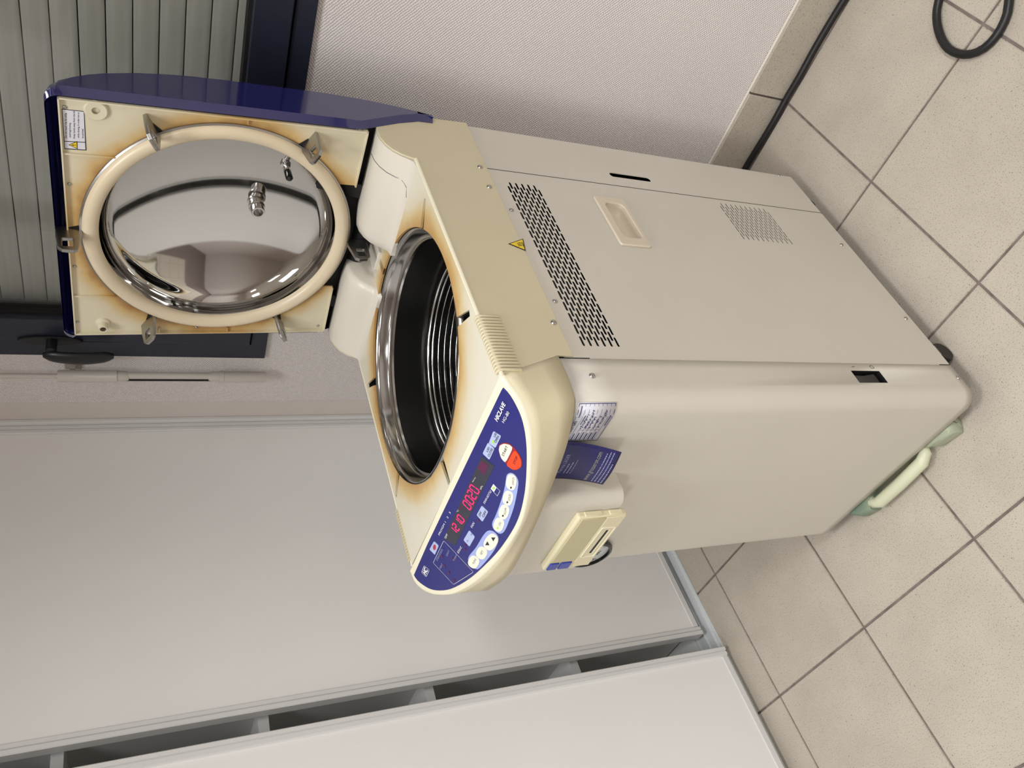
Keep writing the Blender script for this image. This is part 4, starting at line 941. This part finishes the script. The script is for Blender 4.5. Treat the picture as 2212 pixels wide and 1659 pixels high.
put('latch_wire', MB().tube([bt(-0.074, 0.012, 0.036), bt(-0.064, -0.004, 0.033), bt(-0.070, -0.008, 0.020)], 0.0008, 6), 'steel_wire', bo)

# business card tucked under the cover
cdm = empty('business_card', l2w((-0.12, -0.0, 0.79)), TH)
tag(cdm, 'dark blue business card with white print hanging curled beside the printer housing', 'card')
CA = [pb(p, b) for p, b in (((1343, 977), -0.030), ((1302, 1047), -0.034))]
def cpt(s, t):                              # s 0..1 from right to left, t 0..1 from bottom to top
    bot = CA[0].lerp(CA[1], s); top = Vector((-0.078 - 0.092 * s, -0.004, 0.866 - 0.004 * s)); q = bot.lerp(top, t)
    q.y = -0.0035 + (bot.y + 0.0035) * (1 - t) ** 1.7 - 0.0028 * math.sin(PI * s); return q - Vector((-0.12, 0, 0.79))
g = MB().loft([[cpt(i / 12, j / 12) for i in range(13)] for j in range(13)])
put('sheet', g, 'card_blue', cdm, smooth=60, solid=0.0004)
def ctext(P_, tx, s0, s1, t0, h, bold=0.0):
    me = text_mesh(tx, bold); xs = [v.co.x for v in me.vertices]; ys = [v.co.y for v in me.vertices]
    x0, x1, y0, y1 = min(xs), max(xs), min(ys), max(ys)
    P_.mb.add([cpt(s0 + (s1 - s0) * (v.co.x - x0) / (x1 - x0), t0 + h * (v.co.y - y0) / (y1 - y0)) + Vector((0.0002, -0.0007, 0.0)) for v in me.vertices], [tuple(p.vertices) for p in me.polygons]); bpy.data.meshes.remove(me)
pr = Print(); ctext(pr, 'Patricia LEGER', 0.80, 0.28, 0.70, 0.055)
def dash(s0, s1, t, h):
    pr.mb.add([cpt(u_, v_) + Vector((0, -.0007, 0)) for u_, v_ in ((s0, t), (s1, t), (s1, t + h), (s0, t + h))], [(0, 1, 2, 3)])
random.seed(3)
for t, a, b, h in ((.640, .80, .52, .018), (.590, .80, .46, .018), (.545, .80, .38, .010), (.175, .95, .10, .014), (.130, .95, .06, .014), (.085, .95, .04, .014), (.040, .95, .34, .014)):
    u_ = a
    while u_ > b:
        ln = random.uniform(0.012, 0.05); dash(u_, max(b, u_ - ln), t, h); u_ -= ln + random.uniform(0.008, 0.018)
pr.build('card_print', 'ink_soft', cdm)
pr = Print(); ctext(pr, 'www.grosseron.com', 0.95, 0.12, 0.23, 0.07); pr.build('card_address', 'guide_grey', cdm)

# black power cable: along the skirting, out of frame and back in a loop
def smoothpath(pts, n): return catmull([Vector(p) for p in pts], n)
CR = 0.0078
path = [(0.62, 0.24, 0.02), (0.70, 0.325, CR), (0.80, 0.3385, CR), (0.94, 0.3350, CR), (1.0124, 0.3375, CR), (1.06, 0.3365, CR), (1.14, 0.3395, CR), (1.2347, 0.3370, CR), (1.40, 0.325, CR), (1.55, 0.28, CR), (1.58, 0.21, CR), (1.50, 0.17, CR), (1.40, 0.148, CR),
        (1.3296, 0.112, CR), (1.303, 0.0913, CR), (1.2821, 0.0572, CR), (1.2733, 0.0211, CR), (1.2809, -0.0143, CR), (1.3007, -0.0379, CR), (1.3282, -0.0459, CR), (1.3589, -0.0401, CR), (1.3842, -0.0231, CR), (1.46, 0.04, CR), (1.62, 0.10, CR), (1.9, 0.12, CR)]
tag(put('power_cable', MB().tube(smoothpath(path, 170), CR, 12), 'rubber', smooth=60), 'thick black rubber cable lying along the tiled skirting and looping over the floor', 'cable')
# ceiling luminaires
for lx, ly, pw in LAMPS:
    t = tag(empty('ceiling_light', (lx, ly, CEIL)), 'square recessed ceiling luminaire with white frame', 'light', 'ceiling luminaires')
    put('frame', xform(plate([rrect(-0.31, -0.31, 0.31, 0.31, 0.004), rrect(-0.285, -0.285, 0.285, 0.285, 0.003)], 0.022), Matrix.Translation((0, 0, -0.0005))), 'lamp_frame', t, smooth=0)
    put('diffuser', MB().box((-0.285, -0.285, -0.016), (0.285, 0.285, -0.012)), 'lamp_frame', t, smooth=0)
